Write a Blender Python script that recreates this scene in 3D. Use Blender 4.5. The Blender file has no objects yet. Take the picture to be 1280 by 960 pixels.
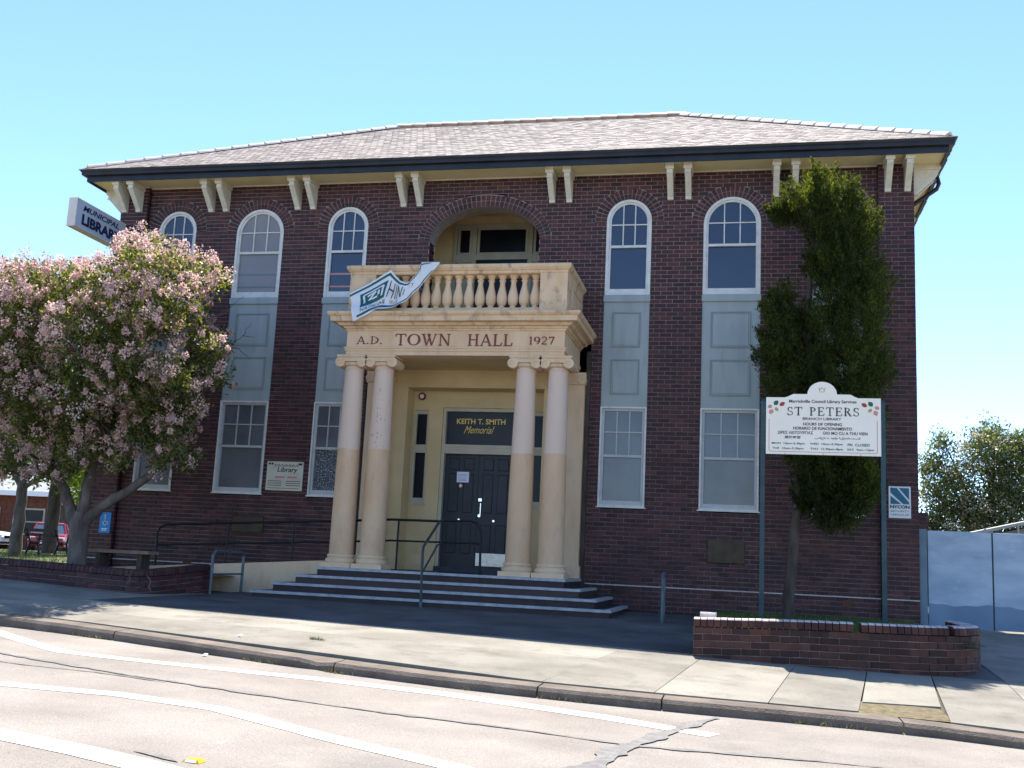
import bpy, math, random
import numpy as np
from mathutils import Vector, Matrix
R = math.radians
random.seed(7); rng = np.random.default_rng(11)
scene = bpy.context.scene
col = scene.collection

# ------------------------------------------------------------------ camera, sky, sun, exposure
cam_d = bpy.data.cameras.new('camera'); cam = bpy.data.objects.new('camera', cam_d); col.objects.link(cam)
cam_d.sensor_width = 36; cam_d.lens = 1320.36 / 1280 * 36; cam_d.clip_end = 3000
yaw, pitch, roll = 0.2223, 0.1657, 0.0486
fw = Vector((-math.sin(yaw) * math.cos(pitch), math.cos(yaw) * math.cos(pitch), math.sin(pitch)))
r0 = Vector((math.cos(yaw), math.sin(yaw), 0)); u0 = r0.cross(fw)
rr = r0 * math.cos(roll) + u0 * math.sin(roll); uu = -r0 * math.sin(roll) + u0 * math.cos(roll)
M = Matrix((rr, uu, -fw)).transposed().to_4x4(); M.translation = Vector((5.4426, -20.7207, 0.8771))
cam.matrix_world = M
scene.camera = cam
SUN = Vector((0.80, -5.70, -9.15)).normalized()
el = math.asin(-SUN.z); az = math.atan2(-SUN.x, -SUN.y)
world = bpy.data.worlds.new('World'); scene.world = world; world.use_nodes = True
wn = world.node_tree.nodes; wn.clear()
sky = wn.new('ShaderNodeTexSky'); sky.sky_type = 'NISHITA'; sky.sun_disc = False
sky.sun_elevation = el; sky.sun_rotation = az; sky.altitude = 0; sky.air_density = 0.7; sky.dust_density = 0.0; sky.ozone_density = 4.8
bg = wn.new('ShaderNodeBackground'); bg.inputs[1].default_value = 0.148
wo = wn.new('ShaderNodeOutputWorld')
world.node_tree.links.new(sky.outputs[0], bg.inputs[0]); world.node_tree.links.new(bg.outputs[0], wo.inputs[0])
sun_d = bpy.data.lights.new('sun', 'SUN'); sun_d.energy = 5.0; sun_d.angle = R(0.5); sun_d.color = (1, 0.95, 0.87)
sun = bpy.data.objects.new('sun', sun_d); col.objects.link(sun); sun.location = (0, 20, 40)
sun.rotation_euler = SUN.to_track_quat('-Z', 'Y').to_euler()
vs = scene.view_settings; vs.view_transform = 'Standard'; vs.look = 'None'; vs.exposure = 1.3; vs.gamma = 1; vs.use_curve_mapping = False
scene.cycles.max_bounces = 8; scene.cycles.diffuse_bounces = 4; scene.cycles.transparent_max_bounces = 8

# ------------------------------------------------------------------ materials
MATS = {}
def mat(name, c, c2=None, scale=3.0, rough=0.8, bump=0.0, bscale=40.0, island=False, objrand=False, spec=0.3, metal=0.0,
        detail=6, trans=0.0, stain=None, stain_scale=1.2, stain_amt=0.5, lo=0.35, hi=0.65, stretch=None, ramp3=None, grain=0.0, gscale=90.0, ttint=(1, 1, 1)):
    m = bpy.data.materials.new(name); m.use_nodes = True; nt = m.node_tree; N = nt.nodes; L = nt.links
    b = N['Principled BSDF']; b.inputs['Roughness'].default_value = rough; b.inputs['Metallic'].default_value = metal
    b.inputs['Specular IOR Level'].default_value = spec
    tc = N.new('ShaderNodeNewGeometry'); vec = tc.outputs['Position']
    if stretch:
        mp = N.new('ShaderNodeMapping'); mp.inputs['Scale'].default_value = stretch; L.new(vec, mp.inputs[0]); vec = mp.outputs[0]
    out = None
    if c2 is not None:
        nz = N.new('ShaderNodeTexNoise'); nz.inputs['Scale'].default_value = scale; nz.inputs['Detail'].default_value = detail
        L.new(vec, nz.inputs[0])
        fac = nz.outputs[0]
        mr = N.new('ShaderNodeMapRange'); mr.inputs[1].default_value = lo; mr.inputs[2].default_value = hi; L.new(fac, mr.inputs[0]); fac = mr.outputs[0]
        if island or objrand:
            gi = N.new('ShaderNodeNewGeometry'); oi = N.new('ShaderNodeObjectInfo')
            ad = N.new('ShaderNodeMath'); ad.operation = 'ADD'
            L.new(gi.outputs['Random Per Island'], ad.inputs[0]); L.new(oi.outputs['Random'], ad.inputs[1])
            fr = N.new('ShaderNodeMath'); fr.operation = 'FRACT'; L.new(ad.outputs[0], fr.inputs[0])
            mx = N.new('ShaderNodeMath'); mx.operation = 'MULTIPLY_ADD'; mx.inputs[1].default_value = 0.3; L.new(fac, mx.inputs[0])
            m2 = N.new('ShaderNodeMath'); m2.operation = 'MULTIPLY'; m2.inputs[1].default_value = 0.75; L.new(fr.outputs[0], m2.inputs[0])
            L.new(m2.outputs[0], mx.inputs[2]); fac = mx.outputs[0]
        cr = N.new('ShaderNodeValToRGB'); cr.color_ramp.elements[0].color = (*c, 1); cr.color_ramp.elements[1].color = (*c2, 1)
        if ramp3:
            e = cr.color_ramp.elements.new(0.5); e.color = (*ramp3, 1)
        L.new(fac, cr.inputs[0]); out = cr.outputs[0]
    if stain is not None:
        nz2 = N.new('ShaderNodeTexNoise'); nz2.inputs['Scale'].default_value = stain_scale; nz2.inputs['Detail'].default_value = 9; nz2.inputs['Roughness'].default_value = 0.65
        L.new(vec, nz2.inputs[0])
        mr2 = N.new('ShaderNodeMapRange'); mr2.inputs[1].default_value = 0.52; mr2.inputs[2].default_value = 0.72; mr2.inputs[4].default_value = stain_amt
        L.new(nz2.outputs[0], mr2.inputs[0])
        mix = N.new('ShaderNodeMix'); mix.data_type = 'RGBA'; L.new(mr2.outputs[0], mix.inputs[0])
        if out is None: mix.inputs[6].default_value = (*c, 1)
        else: L.new(out, mix.inputs[6])
        mix.inputs[7].default_value = (*stain, 1); out = mix.outputs[2]
    if grain and out is not None:
        ng = N.new('ShaderNodeTexNoise'); ng.inputs['Scale'].default_value = gscale; ng.inputs['Detail'].default_value = 3; ng.inputs['Roughness'].default_value = 0.8; L.new(vec, ng.inputs[0])
        mg = N.new('ShaderNodeMapRange'); mg.inputs[1].default_value = 0.3; mg.inputs[2].default_value = 0.7; mg.inputs[3].default_value = 1 - grain; mg.inputs[4].default_value = 1 + grain * 0.7; L.new(ng.outputs[0], mg.inputs[0])
        mm = N.new('ShaderNodeVectorMath'); mm.operation = 'SCALE'; L.new(out, mm.inputs[0]); L.new(mg.outputs[0], mm.inputs['Scale']); out = mm.outputs[0]
    if out is None: b.inputs['Base Color'].default_value = (*c, 1)
    else: L.new(out, b.inputs['Base Color'])
    if bump:
        nb = N.new('ShaderNodeTexNoise'); nb.inputs['Scale'].default_value = bscale; nb.inputs['Detail'].default_value = 5; L.new(vec, nb.inputs[0])
        bp = N.new('ShaderNodeBump'); bp.inputs['Strength'].default_value = bump; bp.inputs['Distance'].default_value = 0.02
        L.new(nb.outputs[0], bp.inputs['Height']); L.new(bp.outputs[0], b.inputs['Normal'])
    if trans:
        tr = N.new('ShaderNodeBsdfTranslucent')
        if out is None: tr.inputs[0].default_value = (*c, 1)
        else:
            tm = N.new('ShaderNodeVectorMath'); tm.operation = 'MULTIPLY'; tm.inputs[1].default_value = ttint; L.new(out, tm.inputs[0]); L.new(tm.outputs[0], tr.inputs[0])
        ms = N.new('ShaderNodeMixShader'); ms.inputs[0].default_value = trans
        L.new(b.outputs[0], ms.inputs[1]); L.new(tr.outputs[0], ms.inputs[2]); L.new(ms.outputs[0], N['Material Output'].inputs[0])
    MATS[name] = m
    return m
mat('brick', (0.036, 0.0135, 0.016), (0.115, 0.038, 0.036), scale=9, rough=0.62, bump=0.25, bscale=60, island=True, ramp3=(0.060, 0.0225, 0.0245), spec=0.3, stain=(0.030, 0.017, 0.021), stain_scale=0.55, stain_amt=0.7)
mat('brick_warm', (0.032, 0.013, 0.011), (0.125, 0.048, 0.032), scale=9, rough=0.75, bump=0.3, bscale=50, island=True, ramp3=(0.065, 0.026, 0.020), stain=(0.035, 0.032, 0.024), stain_scale=2.0, stain_amt=0.75)
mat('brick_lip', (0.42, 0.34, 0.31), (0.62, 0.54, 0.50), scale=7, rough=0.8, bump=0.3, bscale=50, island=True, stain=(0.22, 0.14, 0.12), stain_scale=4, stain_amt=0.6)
mat('mortar', (0.16, 0.128, 0.118), (0.26, 0.215, 0.195), scale=3, rough=0.95, bump=0.3, bscale=120, stain=(0.075, 0.058, 0.056), stain_scale=0.5, stain_amt=0.8)
mat('mortar_ring', (0.25, 0.21, 0.19), (0.34, 0.29, 0.265), scale=6, rough=0.95)
mat('mortar_dark', (0.16, 0.13, 0.11), (0.26, 0.22, 0.19), scale=6, rough=0.95, stain=(0.08, 0.06, 0.05), stain_scale=2, stain_amt=0.8)
mat('mortar_light', (0.46, 0.42, 0.38), (0.55, 0.5, 0.46), scale=9, rough=0.95)
mat('stone', (0.66, 0.455, 0.275), (0.73, 0.53, 0.345), scale=2.2, rough=0.75, bump=0.12, bscale=70, stain=(0.48, 0.31, 0.18), stain_scale=3.2, stain_amt=0.45, stretch=(1.4, 1.4, 0.5))
mat('stone_worn', (0.66, 0.45, 0.26), (0.74, 0.53, 0.335), scale=3, rough=0.85, bump=0.4, bscale=45, stain=(0.23, 0.165, 0.13), stain_scale=4.5, stain_amt=0.8, stretch=(1.3, 1.3, 0.8))
mat('ochre', (0.57, 0.43, 0.225), (0.64, 0.495, 0.27), scale=1.6, rough=0.6, bump=0.06, bscale=60, stain=(0.42, 0.30, 0.155), stain_scale=1.4, stain_amt=0.4)
mat('letter', (0.20, 0.045, 0.035), rough=0.6)
mat('white_paint', (0.62, 0.60, 0.55), (0.72, 0.70, 0.65), scale=5, rough=0.5, bump=0.05, stain=(0.35, 0.31, 0.27), stain_scale=6, stain_amt=0.4)
mat('sash_paint', (0.44, 0.45, 0.44), (0.52, 0.53, 0.51), scale=5, rough=0.5, stain=(0.34, 0.33, 0.31), stain_scale=5, stain_amt=0.3)
mat('spandrel', (0.315, 0.355, 0.345), (0.375, 0.415, 0.40), scale=1.4, rough=0.6, stain=(0.25, 0.275, 0.26), stain_scale=2.2, stain_amt=0.6, stretch=(2.5, 1, 0.5))
mat('spandrel_edge', (0.22, 0.25, 0.235), (0.27, 0.30, 0.28), scale=3, rough=0.6)
mat('gutter', (0.012, 0.015, 0.022), (0.020, 0.024, 0.032), scale=3, rough=0.4, spec=0.35)
mat('soffit', (0.68, 0.60, 0.33), (0.74, 0.66, 0.39), scale=1.1, rough=0.7, stain=(0.50, 0.39, 0.19), stain_scale=1.6, stain_amt=0.5)
mat('bracket', (0.62, 0.57, 0.45), (0.70, 0.65, 0.53), scale=6, rough=0.6, stain=(0.42, 0.36, 0.25), stain_scale=7, stain_amt=0.5)
mat('shingle', (0.33, 0.268, 0.236), (0.405, 0.336, 0.298), scale=6, rough=0.85, island=True, ramp3=(0.365, 0.30, 0.265), stain=(0.41, 0.38, 0.325), stain_scale=0.6, stain_amt=0.4, grain=0.3, gscale=14)
mat('ridge', (0.52, 0.42, 0.37), (0.72, 0.63, 0.57), scale=3, rough=0.7, objrand=True, stain=(0.6, 0.57, 0.52), stain_scale=4, stain_amt=0.6)
mat('glass_sky', (0.010, 0.016, 0.035), (0.016, 0.026, 0.055), scale=0.9, rough=0.06, spec=0.9)
mat('glass_blind', (0.20, 0.18, 0.175), (0.25, 0.225, 0.22), scale=1.2, rough=0.25, spec=0.5)
mat('glass_frost', (0.095, 0.102, 0.110), (0.17, 0.175, 0.178), scale=1.1, rough=0.22, spec=0.6, stain=(0.065, 0.095, 0.14), stain_scale=1.1, stain_amt=0.8)
mat('glass_dark', (0.008, 0.009, 0.013), (0.014, 0.015, 0.02), scale=2, rough=0.2, spec=0.15)
mat('door', (0.016, 0.019, 0.025), (0.024, 0.027, 0.034), scale=3, rough=0.42, bump=0.05)
mat('door_trim', (0.46, 0.41, 0.30), (0.53, 0.48, 0.36), scale=4, rough=0.55)
mat('bone_trim', (0.36, 0.33, 0.24), (0.42, 0.385, 0.285), scale=4, rough=0.55)
mat('chrome', (0.7, 0.7, 0.7), rough=0.2, metal=1.0)
mat('kickplate', (0.42, 0.40, 0.36), (0.55, 0.53, 0.50), scale=8, rough=0.35, metal=0.7)
mat('gold', (0.80, 0.58, 0.16), rough=0.5)
mat('rail', (0.030, 0.042, 0.048), (0.045, 0.058, 0.062), scale=6, rough=0.45)
mat('galv', (0.075, 0.095, 0.115), (0.12, 0.14, 0.155), scale=8, rough=0.45, metal=0.2)
mat('step_tile', (0.030, 0.034, 0.045), (0.050, 0.052, 0.062), scale=5, rough=0.55, bump=0.1)
mat('riser', (0.038, 0.026, 0.026), (0.075, 0.05, 0.045), scale=7, rough=0.7, island=True)
mat('nosing', (0.30, 0.31, 0.33), (0.42, 0.42, 0.43), scale=7, rough=0.6, stain=(0.18, 0.18, 0.19), stain_scale=6, stain_amt=0.6)
mat('asphalt', (0.245, 0.212, 0.180), (0.325, 0.285, 0.245), scale=0.9, rough=0.92, bump=0.6, bscale=130, stain=(0.185, 0.165, 0.145), stain_scale=0.6, stain_amt=0.6, grain=0.36, gscale=70)
mat('road_speck', (0.2, 0.17, 0.15), rough=0.9)
mat('tar', (0.145, 0.137, 0.13), (0.215, 0.20, 0.187), scale=10, rough=0.85, bump=0.3, bscale=60, grain=0.3, gscale=60)
mat('road_paint', (0.66, 0.645, 0.61), (0.78, 0.765, 0.73), scale=4, rough=0.7, bump=0.2, bscale=120, stain=(0.33, 0.30, 0.27), stain_scale=9, stain_amt=0.6, grain=0.18, gscale=80)
mat('concrete', (0.205, 0.185, 0.148), (0.30, 0.275, 0.225), scale=0.9, rough=0.92, bump=0.3, bscale=110, stain=(0.135, 0.12, 0.098), stain_scale=1.9, stain_amt=0.75, grain=0.25, gscale=60)
mat('concrete_b', (0.18, 0.163, 0.132), (0.255, 0.232, 0.19), scale=1.4, rough=0.92, bump=0.3, bscale=110, stain=(0.12, 0.11, 0.09), stain_scale=2.4, stain_amt=0.7, grain=0.25, gscale=60)
mat('kerb', (0.115, 0.09, 0.070), (0.20, 0.16, 0.125), scale=2.5, rough=0.92, bump=0.5, bscale=60, stain=(0.085, 0.066, 0.054), stain_scale=4, stain_amt=0.6, grain=0.2, gscale=50)
mat('joint', (0.06, 0.052, 0.04), (0.10, 0.085, 0.06), scale=8, rough=1)
mat('forecourt', (0.065, 0.063, 0.062), (0.115, 0.110, 0.106), scale=1.0, rough=0.9, bump=0.4, bscale=120, stain=(0.19, 0.18, 0.165), stain_scale=0.8, stain_amt=0.6, grain=0.35, gscale=50)
mat('soil', (0.10, 0.075, 0.045), (0.20, 0.16, 0.09), scale=12, rough=1, bump=0.6, bscale=60, stain=(0.10, 0.13, 0.03), stain_scale=6, stain_amt=0.6)
mat('ground', (0.10, 0.10, 0.06), (0.14, 0.13, 0.08), scale=0.3, rough=1)
mat('grass', (0.045, 0.075, 0.015), (0.14, 0.17, 0.04), scale=1.2, rough=0.9, island=True, trans=0.25)
mat('lawn', (0.055, 0.075, 0.022), (0.13, 0.13, 0.05), scale=1.5, rough=1, bump=0.6, bscale=60)
mat('bark', (0.085, 0.066, 0.055), (0.17, 0.14, 0.12), scale=7, rough=0.9, bump=0.5, bscale=30, stretch=(1, 1, 0.3))
mat('bark_dark', (0.05, 0.036, 0.028), (0.10, 0.075, 0.06), scale=8, rough=0.9, bump=0.5, bscale=30, stretch=(1, 1, 0.3))
mat('leaf', (0.030, 0.050, 0.010), (0.18, 0.195, 0.045), scale=1.2, rough=0.4, island=True, trans=0.45, ramp3=(0.065, 0.090, 0.018), spec=0.6, ttint=(2.3, 2.0, 0.8))
mat('leaf_light', (0.05, 0.085, 0.014), (0.17, 0.22, 0.04), scale=3, rough=0.5, island=True, trans=0.45, ttint=(2.0, 2.0, 0.8))
mat('leaf_gum', (0.035, 0.060, 0.015), (0.22, 0.23, 0.10), scale=2, rough=0.4, island=True, trans=0.4, ramp3=(0.085, 0.108, 0.034), spec=0.6, ttint=(1.6, 1.6, 0.9))
mat('blossom', (0.50, 0.295, 0.275), (0.85, 0.70, 0.62), scale=1.1, rough=0.8, island=True, trans=0.45, ramp3=(0.72, 0.49, 0.445), lo=0.3, hi=0.7)
mat('blossom_cream', (0.50, 0.44, 0.30), (0.72, 0.66, 0.52), scale=5, rough=0.8, island=True, trans=0.3)
mat('cypress', (0.010, 0.018, 0.006), (0.095, 0.115, 0.022), scale=1.6, rough=0.75, island=True, trans=0.40, ramp3=(0.027, 0.040, 0.011), ttint=(3.4, 3.1, 1.1), spec=0.2)
mat('board', (0.80, 0.735, 0.61), (0.85, 0.785, 0.66), scale=1.5, rough=0.45, spec=0.4)
mat('teal', (0.016, 0.045, 0.055), (0.026, 0.062, 0.072), scale=5, rough=0.4)
mat('ink', (0.025, 0.035, 0.032), rough=0.6)
mat('ink_plum', (0.075, 0.025, 0.035), rough=0.6)
mat('ink_grey', (0.09, 0.09, 0.09), rough=0.6)
mat('ink_red', (0.36, 0.045, 0.025), rough=0.6)
mat('ink_green', (0.02, 0.11, 0.085), rough=0.6)
mat('ink_ochre', (0.45, 0.30, 0.08), rough=0.6)
mat('ink_pink', (0.55, 0.26, 0.22), rough=0.6)
mat('navy', (0.012, 0.020, 0.07), rough=0.5)
mat('lightbox', (0.46, 0.50, 0.58), (0.54, 0.575, 0.64), scale=2, rough=0.35)
mat('lightbox_edge', (0.62, 0.58, 0.50), (0.7, 0.66, 0.58), scale=3, rough=0.5)
mat('sign_white', (0.72, 0.74, 0.74), rough=0.4)
mat('sign_teal', (0.012, 0.13, 0.20), rough=0.4)
mat('sign_blue', (0.02, 0.20, 0.52), rough=0.4)
mat('plaque_cream', (0.56, 0.52, 0.40), (0.64, 0.60, 0.48), scale=4, rough=0.5)
mat('bronze', (0.045, 0.030, 0.018), (0.075, 0.055, 0.032), scale=6, rough=0.5, metal=0.3)
mat('banner', (0.72, 0.74, 0.76), (0.80, 0.81, 0.81), scale=3, rough=0.6, trans=0.15)
mat('banner_teal', (0.010, 0.095, 0.115), rough=0.6)
mat('gate', (0.27, 0.355, 0.45), (0.40, 0.485, 0.57), scale=1.3, rough=0.55, stretch=(1, 1, 2.4), stain=(0.52, 0.58, 0.63), stain_scale=2.3, stain_amt=0.6, grain=0.1)
mat('gate_low', (0.13, 0.20, 0.29), (0.18, 0.255, 0.35), scale=1.5, rough=0.55)
mat('gate_post', (0.12, 0.18, 0.22), (0.16, 0.22, 0.26), scale=3, rough=0.55)
mat('shed', (0.16, 0.15, 0.14), (0.24, 0.23, 0.21), scale=2, rough=0.8)
mat('tin', (0.30, 0.30, 0.29), (0.40, 0.40, 0.38), scale=2, rough=0.6)
mat('car_red', (0.26, 0.008, 0.018), rough=0.25, spec=0.6)
mat('car_white', (0.62, 0.66, 0.70), rough=0.25, spec=0.6)
mat('car_blue', (0.05, 0.12, 0.20), rough=0.3, spec=0.6)
mat('car_glass', (0.05, 0.075, 0.10), rough=0.08, spec=0.8)
mat('black', (0.012, 0.012, 0.013), rough=0.5)
mat('tyre', (0.015, 0.015, 0.016), rough=0.9)
mat('lamp_glass', (0.75, 0.72, 0.68), rough=0.1, spec=0.8)
mat('house_brick', (0.10, 0.035, 0.022), (0.16, 0.06, 0.036), scale=5, rough=0.9)
mat('timber', (0.20, 0.13, 0.085), (0.32, 0.24, 0.17), scale=5, rough=0.8)
mat('red_bell', (0.16, 0.015, 0.02), rough=0.4)
mat('yellow', (0.75, 0.42, 0.02), rough=0.4)
mat('paper', (0.74, 0.76, 0.82), rough=0.7)
mat('paper_blue', (0.30, 0.36, 0.58), rough=0.7)
# two-tone repainted column shafts: a fresher coat reaches a little above head height
def column_mat():
    m = bpy.data.materials['stone'].copy(); m.name = 'column_stone'; nt = m.node_tree; N = nt.nodes; L = nt.links
    b = N['Principled BSDF']; src = b.inputs['Base Color'].links[0].from_socket
    g = N.new('ShaderNodeNewGeometry'); sp = N.new('ShaderNodeSeparateXYZ'); L.new(g.outputs['Position'], sp.inputs[0])
    nz = N.new('ShaderNodeTexNoise'); nz.inputs['Scale'].default_value = 5; L.new(g.outputs['Position'], nz.inputs[0])
    ad = N.new('ShaderNodeMath'); ad.operation = 'MULTIPLY_ADD'; ad.inputs[1].default_value = 0.08; L.new(nz.outputs[0], ad.inputs[0]); L.new(sp.outputs[2], ad.inputs[2])
    mr = N.new('ShaderNodeMapRange'); mr.inputs[1].default_value = 2.86; mr.inputs[2].default_value = 2.885; L.new(ad.outputs[0], mr.inputs[0])
    hs = N.new('ShaderNodeMix'); hs.data_type = 'RGBA'; hs.blend_type = 'MIX'; hs.inputs[0].default_value = 0.85
    L.new(src, hs.inputs[6]); hs.inputs[7].default_value = (0.66, 0.495, 0.385, 1)
    mx = N.new('ShaderNodeMix'); mx.data_type = 'RGBA'; lc = N.new('ShaderNodeMix'); lc.data_type = 'RGBA'; lc.blend_type = 'MULTIPLY'; lc.inputs[0].default_value = 1; L.new(src, lc.inputs[6]); lc.inputs[7].default_value = (0.90, 0.84, 0.80, 1)
    L.new(mr.outputs[0], mx.inputs[0]); L.new(lc.outputs[2], mx.inputs[6]); L.new(hs.outputs[2], mx.inputs[7])
    L.new(mx.outputs[2], b.inputs['Base Color']); MATS['column_stone'] = m
column_mat()
# mortar colour turns paler with height up the wall
def mortar_by_height():
    m = MATS['mortar']; nt = m.node_tree; N = nt.nodes; L = nt.links; b = N['Principled BSDF']; src = b.inputs['Base Color'].links[0].from_socket
    g = N.new('ShaderNodeNewGeometry'); sp = N.new('ShaderNodeSeparateXYZ'); L.new(g.outputs['Position'], sp.inputs[0])
    nz = N.new('ShaderNodeTexNoise'); nz.inputs['Scale'].default_value = 0.8; nz.inputs['Detail'].default_value = 5; L.new(g.outputs['Position'], nz.inputs[0])
    ad = N.new('ShaderNodeMath'); ad.operation = 'MULTIPLY_ADD'; ad.inputs[1].default_value = 3.0; L.new(nz.outputs[0], ad.inputs[0]); L.new(sp.outputs[2], ad.inputs[2])
    mr = N.new('ShaderNodeMapRange'); mr.inputs[1].default_value = 4.6; mr.inputs[2].default_value = 8.2; mr.inputs[4].default_value = 0.85; L.new(ad.outputs[0], mr.inputs[0])
    mx = N.new('ShaderNodeMix'); mx.data_type = 'RGBA'; L.new(mr.outputs[0], mx.inputs[0]); L.new(src, mx.inputs[6]); mx.inputs[7].default_value = (0.42, 0.36, 0.33, 1); L.new(mx.outputs[2], b.inputs['Base Color'])
mortar_by_height()
# obscure (dimpled) glass; pale dots paint its glints into the colour
def dimple_mat():
    m = bpy.data.materials.new('glass_dimple'); m.use_nodes = True; nt = m.node_tree; N = nt.nodes; L = nt.links; b = N['Principled BSDF']
    b.inputs['Base Color'].default_value = (0.10, 0.11, 0.115, 1); b.inputs['Roughness'].default_value = 0.12; b.inputs['Specular IOR Level'].default_value = 1.0
    g = N.new('ShaderNodeNewGeometry'); v = N.new('ShaderNodeTexVoronoi'); v.inputs['Scale'].default_value = 30; L.new(g.outputs['Position'], v.inputs[0])
    bp = N.new('ShaderNodeBump'); bp.inputs['Strength'].default_value = 1; bp.inputs['Distance'].default_value = 0.03; L.new(v.outputs[0], bp.inputs['Height']); L.new(bp.outputs[0], b.inputs['Normal'])
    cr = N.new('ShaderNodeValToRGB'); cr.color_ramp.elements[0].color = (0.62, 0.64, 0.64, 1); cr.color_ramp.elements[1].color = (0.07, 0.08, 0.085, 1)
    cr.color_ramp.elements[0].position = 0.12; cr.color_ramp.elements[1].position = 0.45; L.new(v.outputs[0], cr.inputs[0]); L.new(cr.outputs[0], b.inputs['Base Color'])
    MATS['glass_dimple'] = m
dimple_mat()

# ------------------------------------------------------------------ helpers
class MB:
    def __init__(s): s.v = []; s.f = []
    def add(s, vs, fs):
        o = len(s.v); s.v += [tuple(p) for p in vs]; s.f += [tuple(o + i for i in f) for f in fs]; return s
    def box(s, x0, x1, y0, y1, z0, z1):
        return s.add([(x0, y0, z0), (x1, y0, z0), (x1, y1, z0), (x0, y1, z0), (x0, y0, z1), (x1, y0, z1), (x1, y1, z1), (x0, y1, z1)],
                     [(0, 3, 2, 1), (4, 5, 6, 7), (0, 1, 5, 4), (1, 2, 6, 5), (2, 3, 7, 6), (3, 0, 4, 7)])
    def cbox(s, x0, x1, y0, y1, z0, z1, c=0.01):     # box with bevelled front edges (towards -y)
        a = [(x0, y1, z0), (x1, y1, z0), (x1, y1, z1), (x0, y1, z1), (x0, y0 + c, z0), (x1, y0 + c, z0), (x1, y0 + c, z1), (x0, y0 + c, z1),
             (x0 + c, y0, z0 + c), (x1 - c, y0, z0 + c), (x1 - c, y0, z1 - c), (x0 + c, y0, z1 - c)]
        return s.add(a, [(3, 2, 1, 0), (0, 1, 5, 4), (1, 2, 6, 5), (2, 3, 7, 6), (3, 0, 4, 7), (4, 5, 9, 8), (5, 6, 10, 9), (6, 7, 11, 10), (7, 4, 8, 11), (8, 9, 10, 11)])
    def hexa(s, b, t):       # bottom 4 pts, top 4 pts
        return s.add(list(b) + list(t), [(0, 3, 2, 1), (4, 5, 6, 7), (0, 1, 5, 4), (1, 2, 6, 5), (2, 3, 7, 6), (3, 0, 4, 7)])
    def prism(s, poly, f0, f1):   # poly list of 2D, f0/f1 map 2D->3D for both ends
        n = len(poly); a = [f0(*p) for p in poly]; b = [f1(*p) for p in poly]
        return s.add(a + b, [tuple(range(n))[::-1], tuple(range(n, 2 * n))] + [(i, (i + 1) % n, n + (i + 1) % n, n + i) for i in range(n)])
    def tube(s, pts, r, n=8, cap=True):
        pts = [Vector(p) for p in pts]; m = len(pts); rad = r if hasattr(r, '__len__') else [r] * m
        o = len(s.v); prev = None
        for i, p in enumerate(pts):
            d = (pts[min(i + 1, m - 1)] - pts[max(i - 1, 0)]).normalized()
            if prev is None:
                a = Vector((0, 0, 1)) if abs(d.z) < .9 else Vector((1, 0, 0)); e1 = d.cross(a).normalized()
            else: e1 = (prev - d * prev.dot(d)).normalized()
            prev = e1; e2 = d.cross(e1)
            for k in range(n):
                t = 2 * math.pi * k / n; s.v.append(tuple(p + (e1 * math.cos(t) + e2 * math.sin(t)) * rad[i]))
        for i in range(m - 1):
            for k in range(n):
                a = o + i * n + k; b = o + i * n + (k + 1) % n; s.f.append((a, b, b + n, a + n))
        if cap: s.f.append(tuple(o + k for k in range(n))[::-1]); s.f.append(tuple(o + (m - 1) * n + k for k in range(n)))
        return s
    def lathe(s, cx, cy, prof, n=16):     # prof: (r,z)
        o = len(s.v)
        for r, z in prof:
            for k in range(n):
                t = 2 * math.pi * k / n; s.v.append((cx + r * math.cos(t), cy + r * math.sin(t), z))
        for i in range(len(prof) - 1):
            for k in range(n):
                a = o + i * n + k; b = o + i * n + (k + 1) % n; s.f.append((a, b, b + n, a + n))
        s.f.append(tuple(o + k for k in range(n))[::-1]); s.f.append(tuple(o + (len(prof) - 1) * n + k for k in range(n)))
        return s
    def cyl(s, p0, p1, r, n=14): return s.tube([p0, p1], r, n)
    def build(s, name, m=None, parent=None, smooth=False, kind=None):
        me = bpy.data.meshes.new(name); me.from_pydata(s.v, [], s.f); me.update()
        if smooth: me.shade_smooth() if smooth is True else me.shade_smooth()
        return link(name, me, m, parent, kind)
def link(name, me, m, parent=None, kind=None):
    o = bpy.data.objects.new(name, me); col.objects.link(o)
    if m and not me.materials: me.materials.append(MATS[m])
    if parent: o.parent = parent
    if kind: o['kind'] = kind
    return o
def autosmooth(o, ang=40):
    me = o.data; me.shade_smooth()
    try: me.set_sharp_from_angle(angle=R(ang))
    except Exception: pass
    return o
def tag(o, label, cat, group=None, kind=None):
    o['label'] = label; o['category'] = cat
    if group: o['group'] = group
    if kind: o['kind'] = kind
    return o
def thing(name, label, cat, loc=(0, 0, 0), group=None):
    o = bpy.data.objects.new(name, None); col.objects.link(o); o.empty_display_size = .2
    return tag(o, label, cat, group)      # empties stay at the origin: parts are modelled in world coordinates
def fast_mesh(name, V, nper, m, parent=None, kind=None):    # V: (n*nper,3), faces of nper consecutive verts
    V = np.asarray(V, dtype=np.float32).reshape(-1, 3); nf = len(V) // nper
    me = bpy.data.meshes.new(name); me.vertices.add(len(V)); me.vertices.foreach_set('co', V.ravel())
    me.loops.add(len(V)); me.loops.foreach_set('vertex_index', np.arange(len(V), dtype=np.int32))
    me.polygons.add(nf); me.polygons.foreach_set('loop_start', np.arange(0, len(V), nper, dtype=np.int32))
    me.update(calc_edges=True); me.validate()
    return link(name, me, m, parent, kind)
def interp(x, T):
    if x <= T[0][0]: return T[0][1]
    for (a, b), (c, d) in zip(T, T[1:]):
        if x <= c: return b + (d - b) * (x - a) / (c - a)
    return T[-1][1]
def struct(o): o['kind'] = 'structure'; return o

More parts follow.
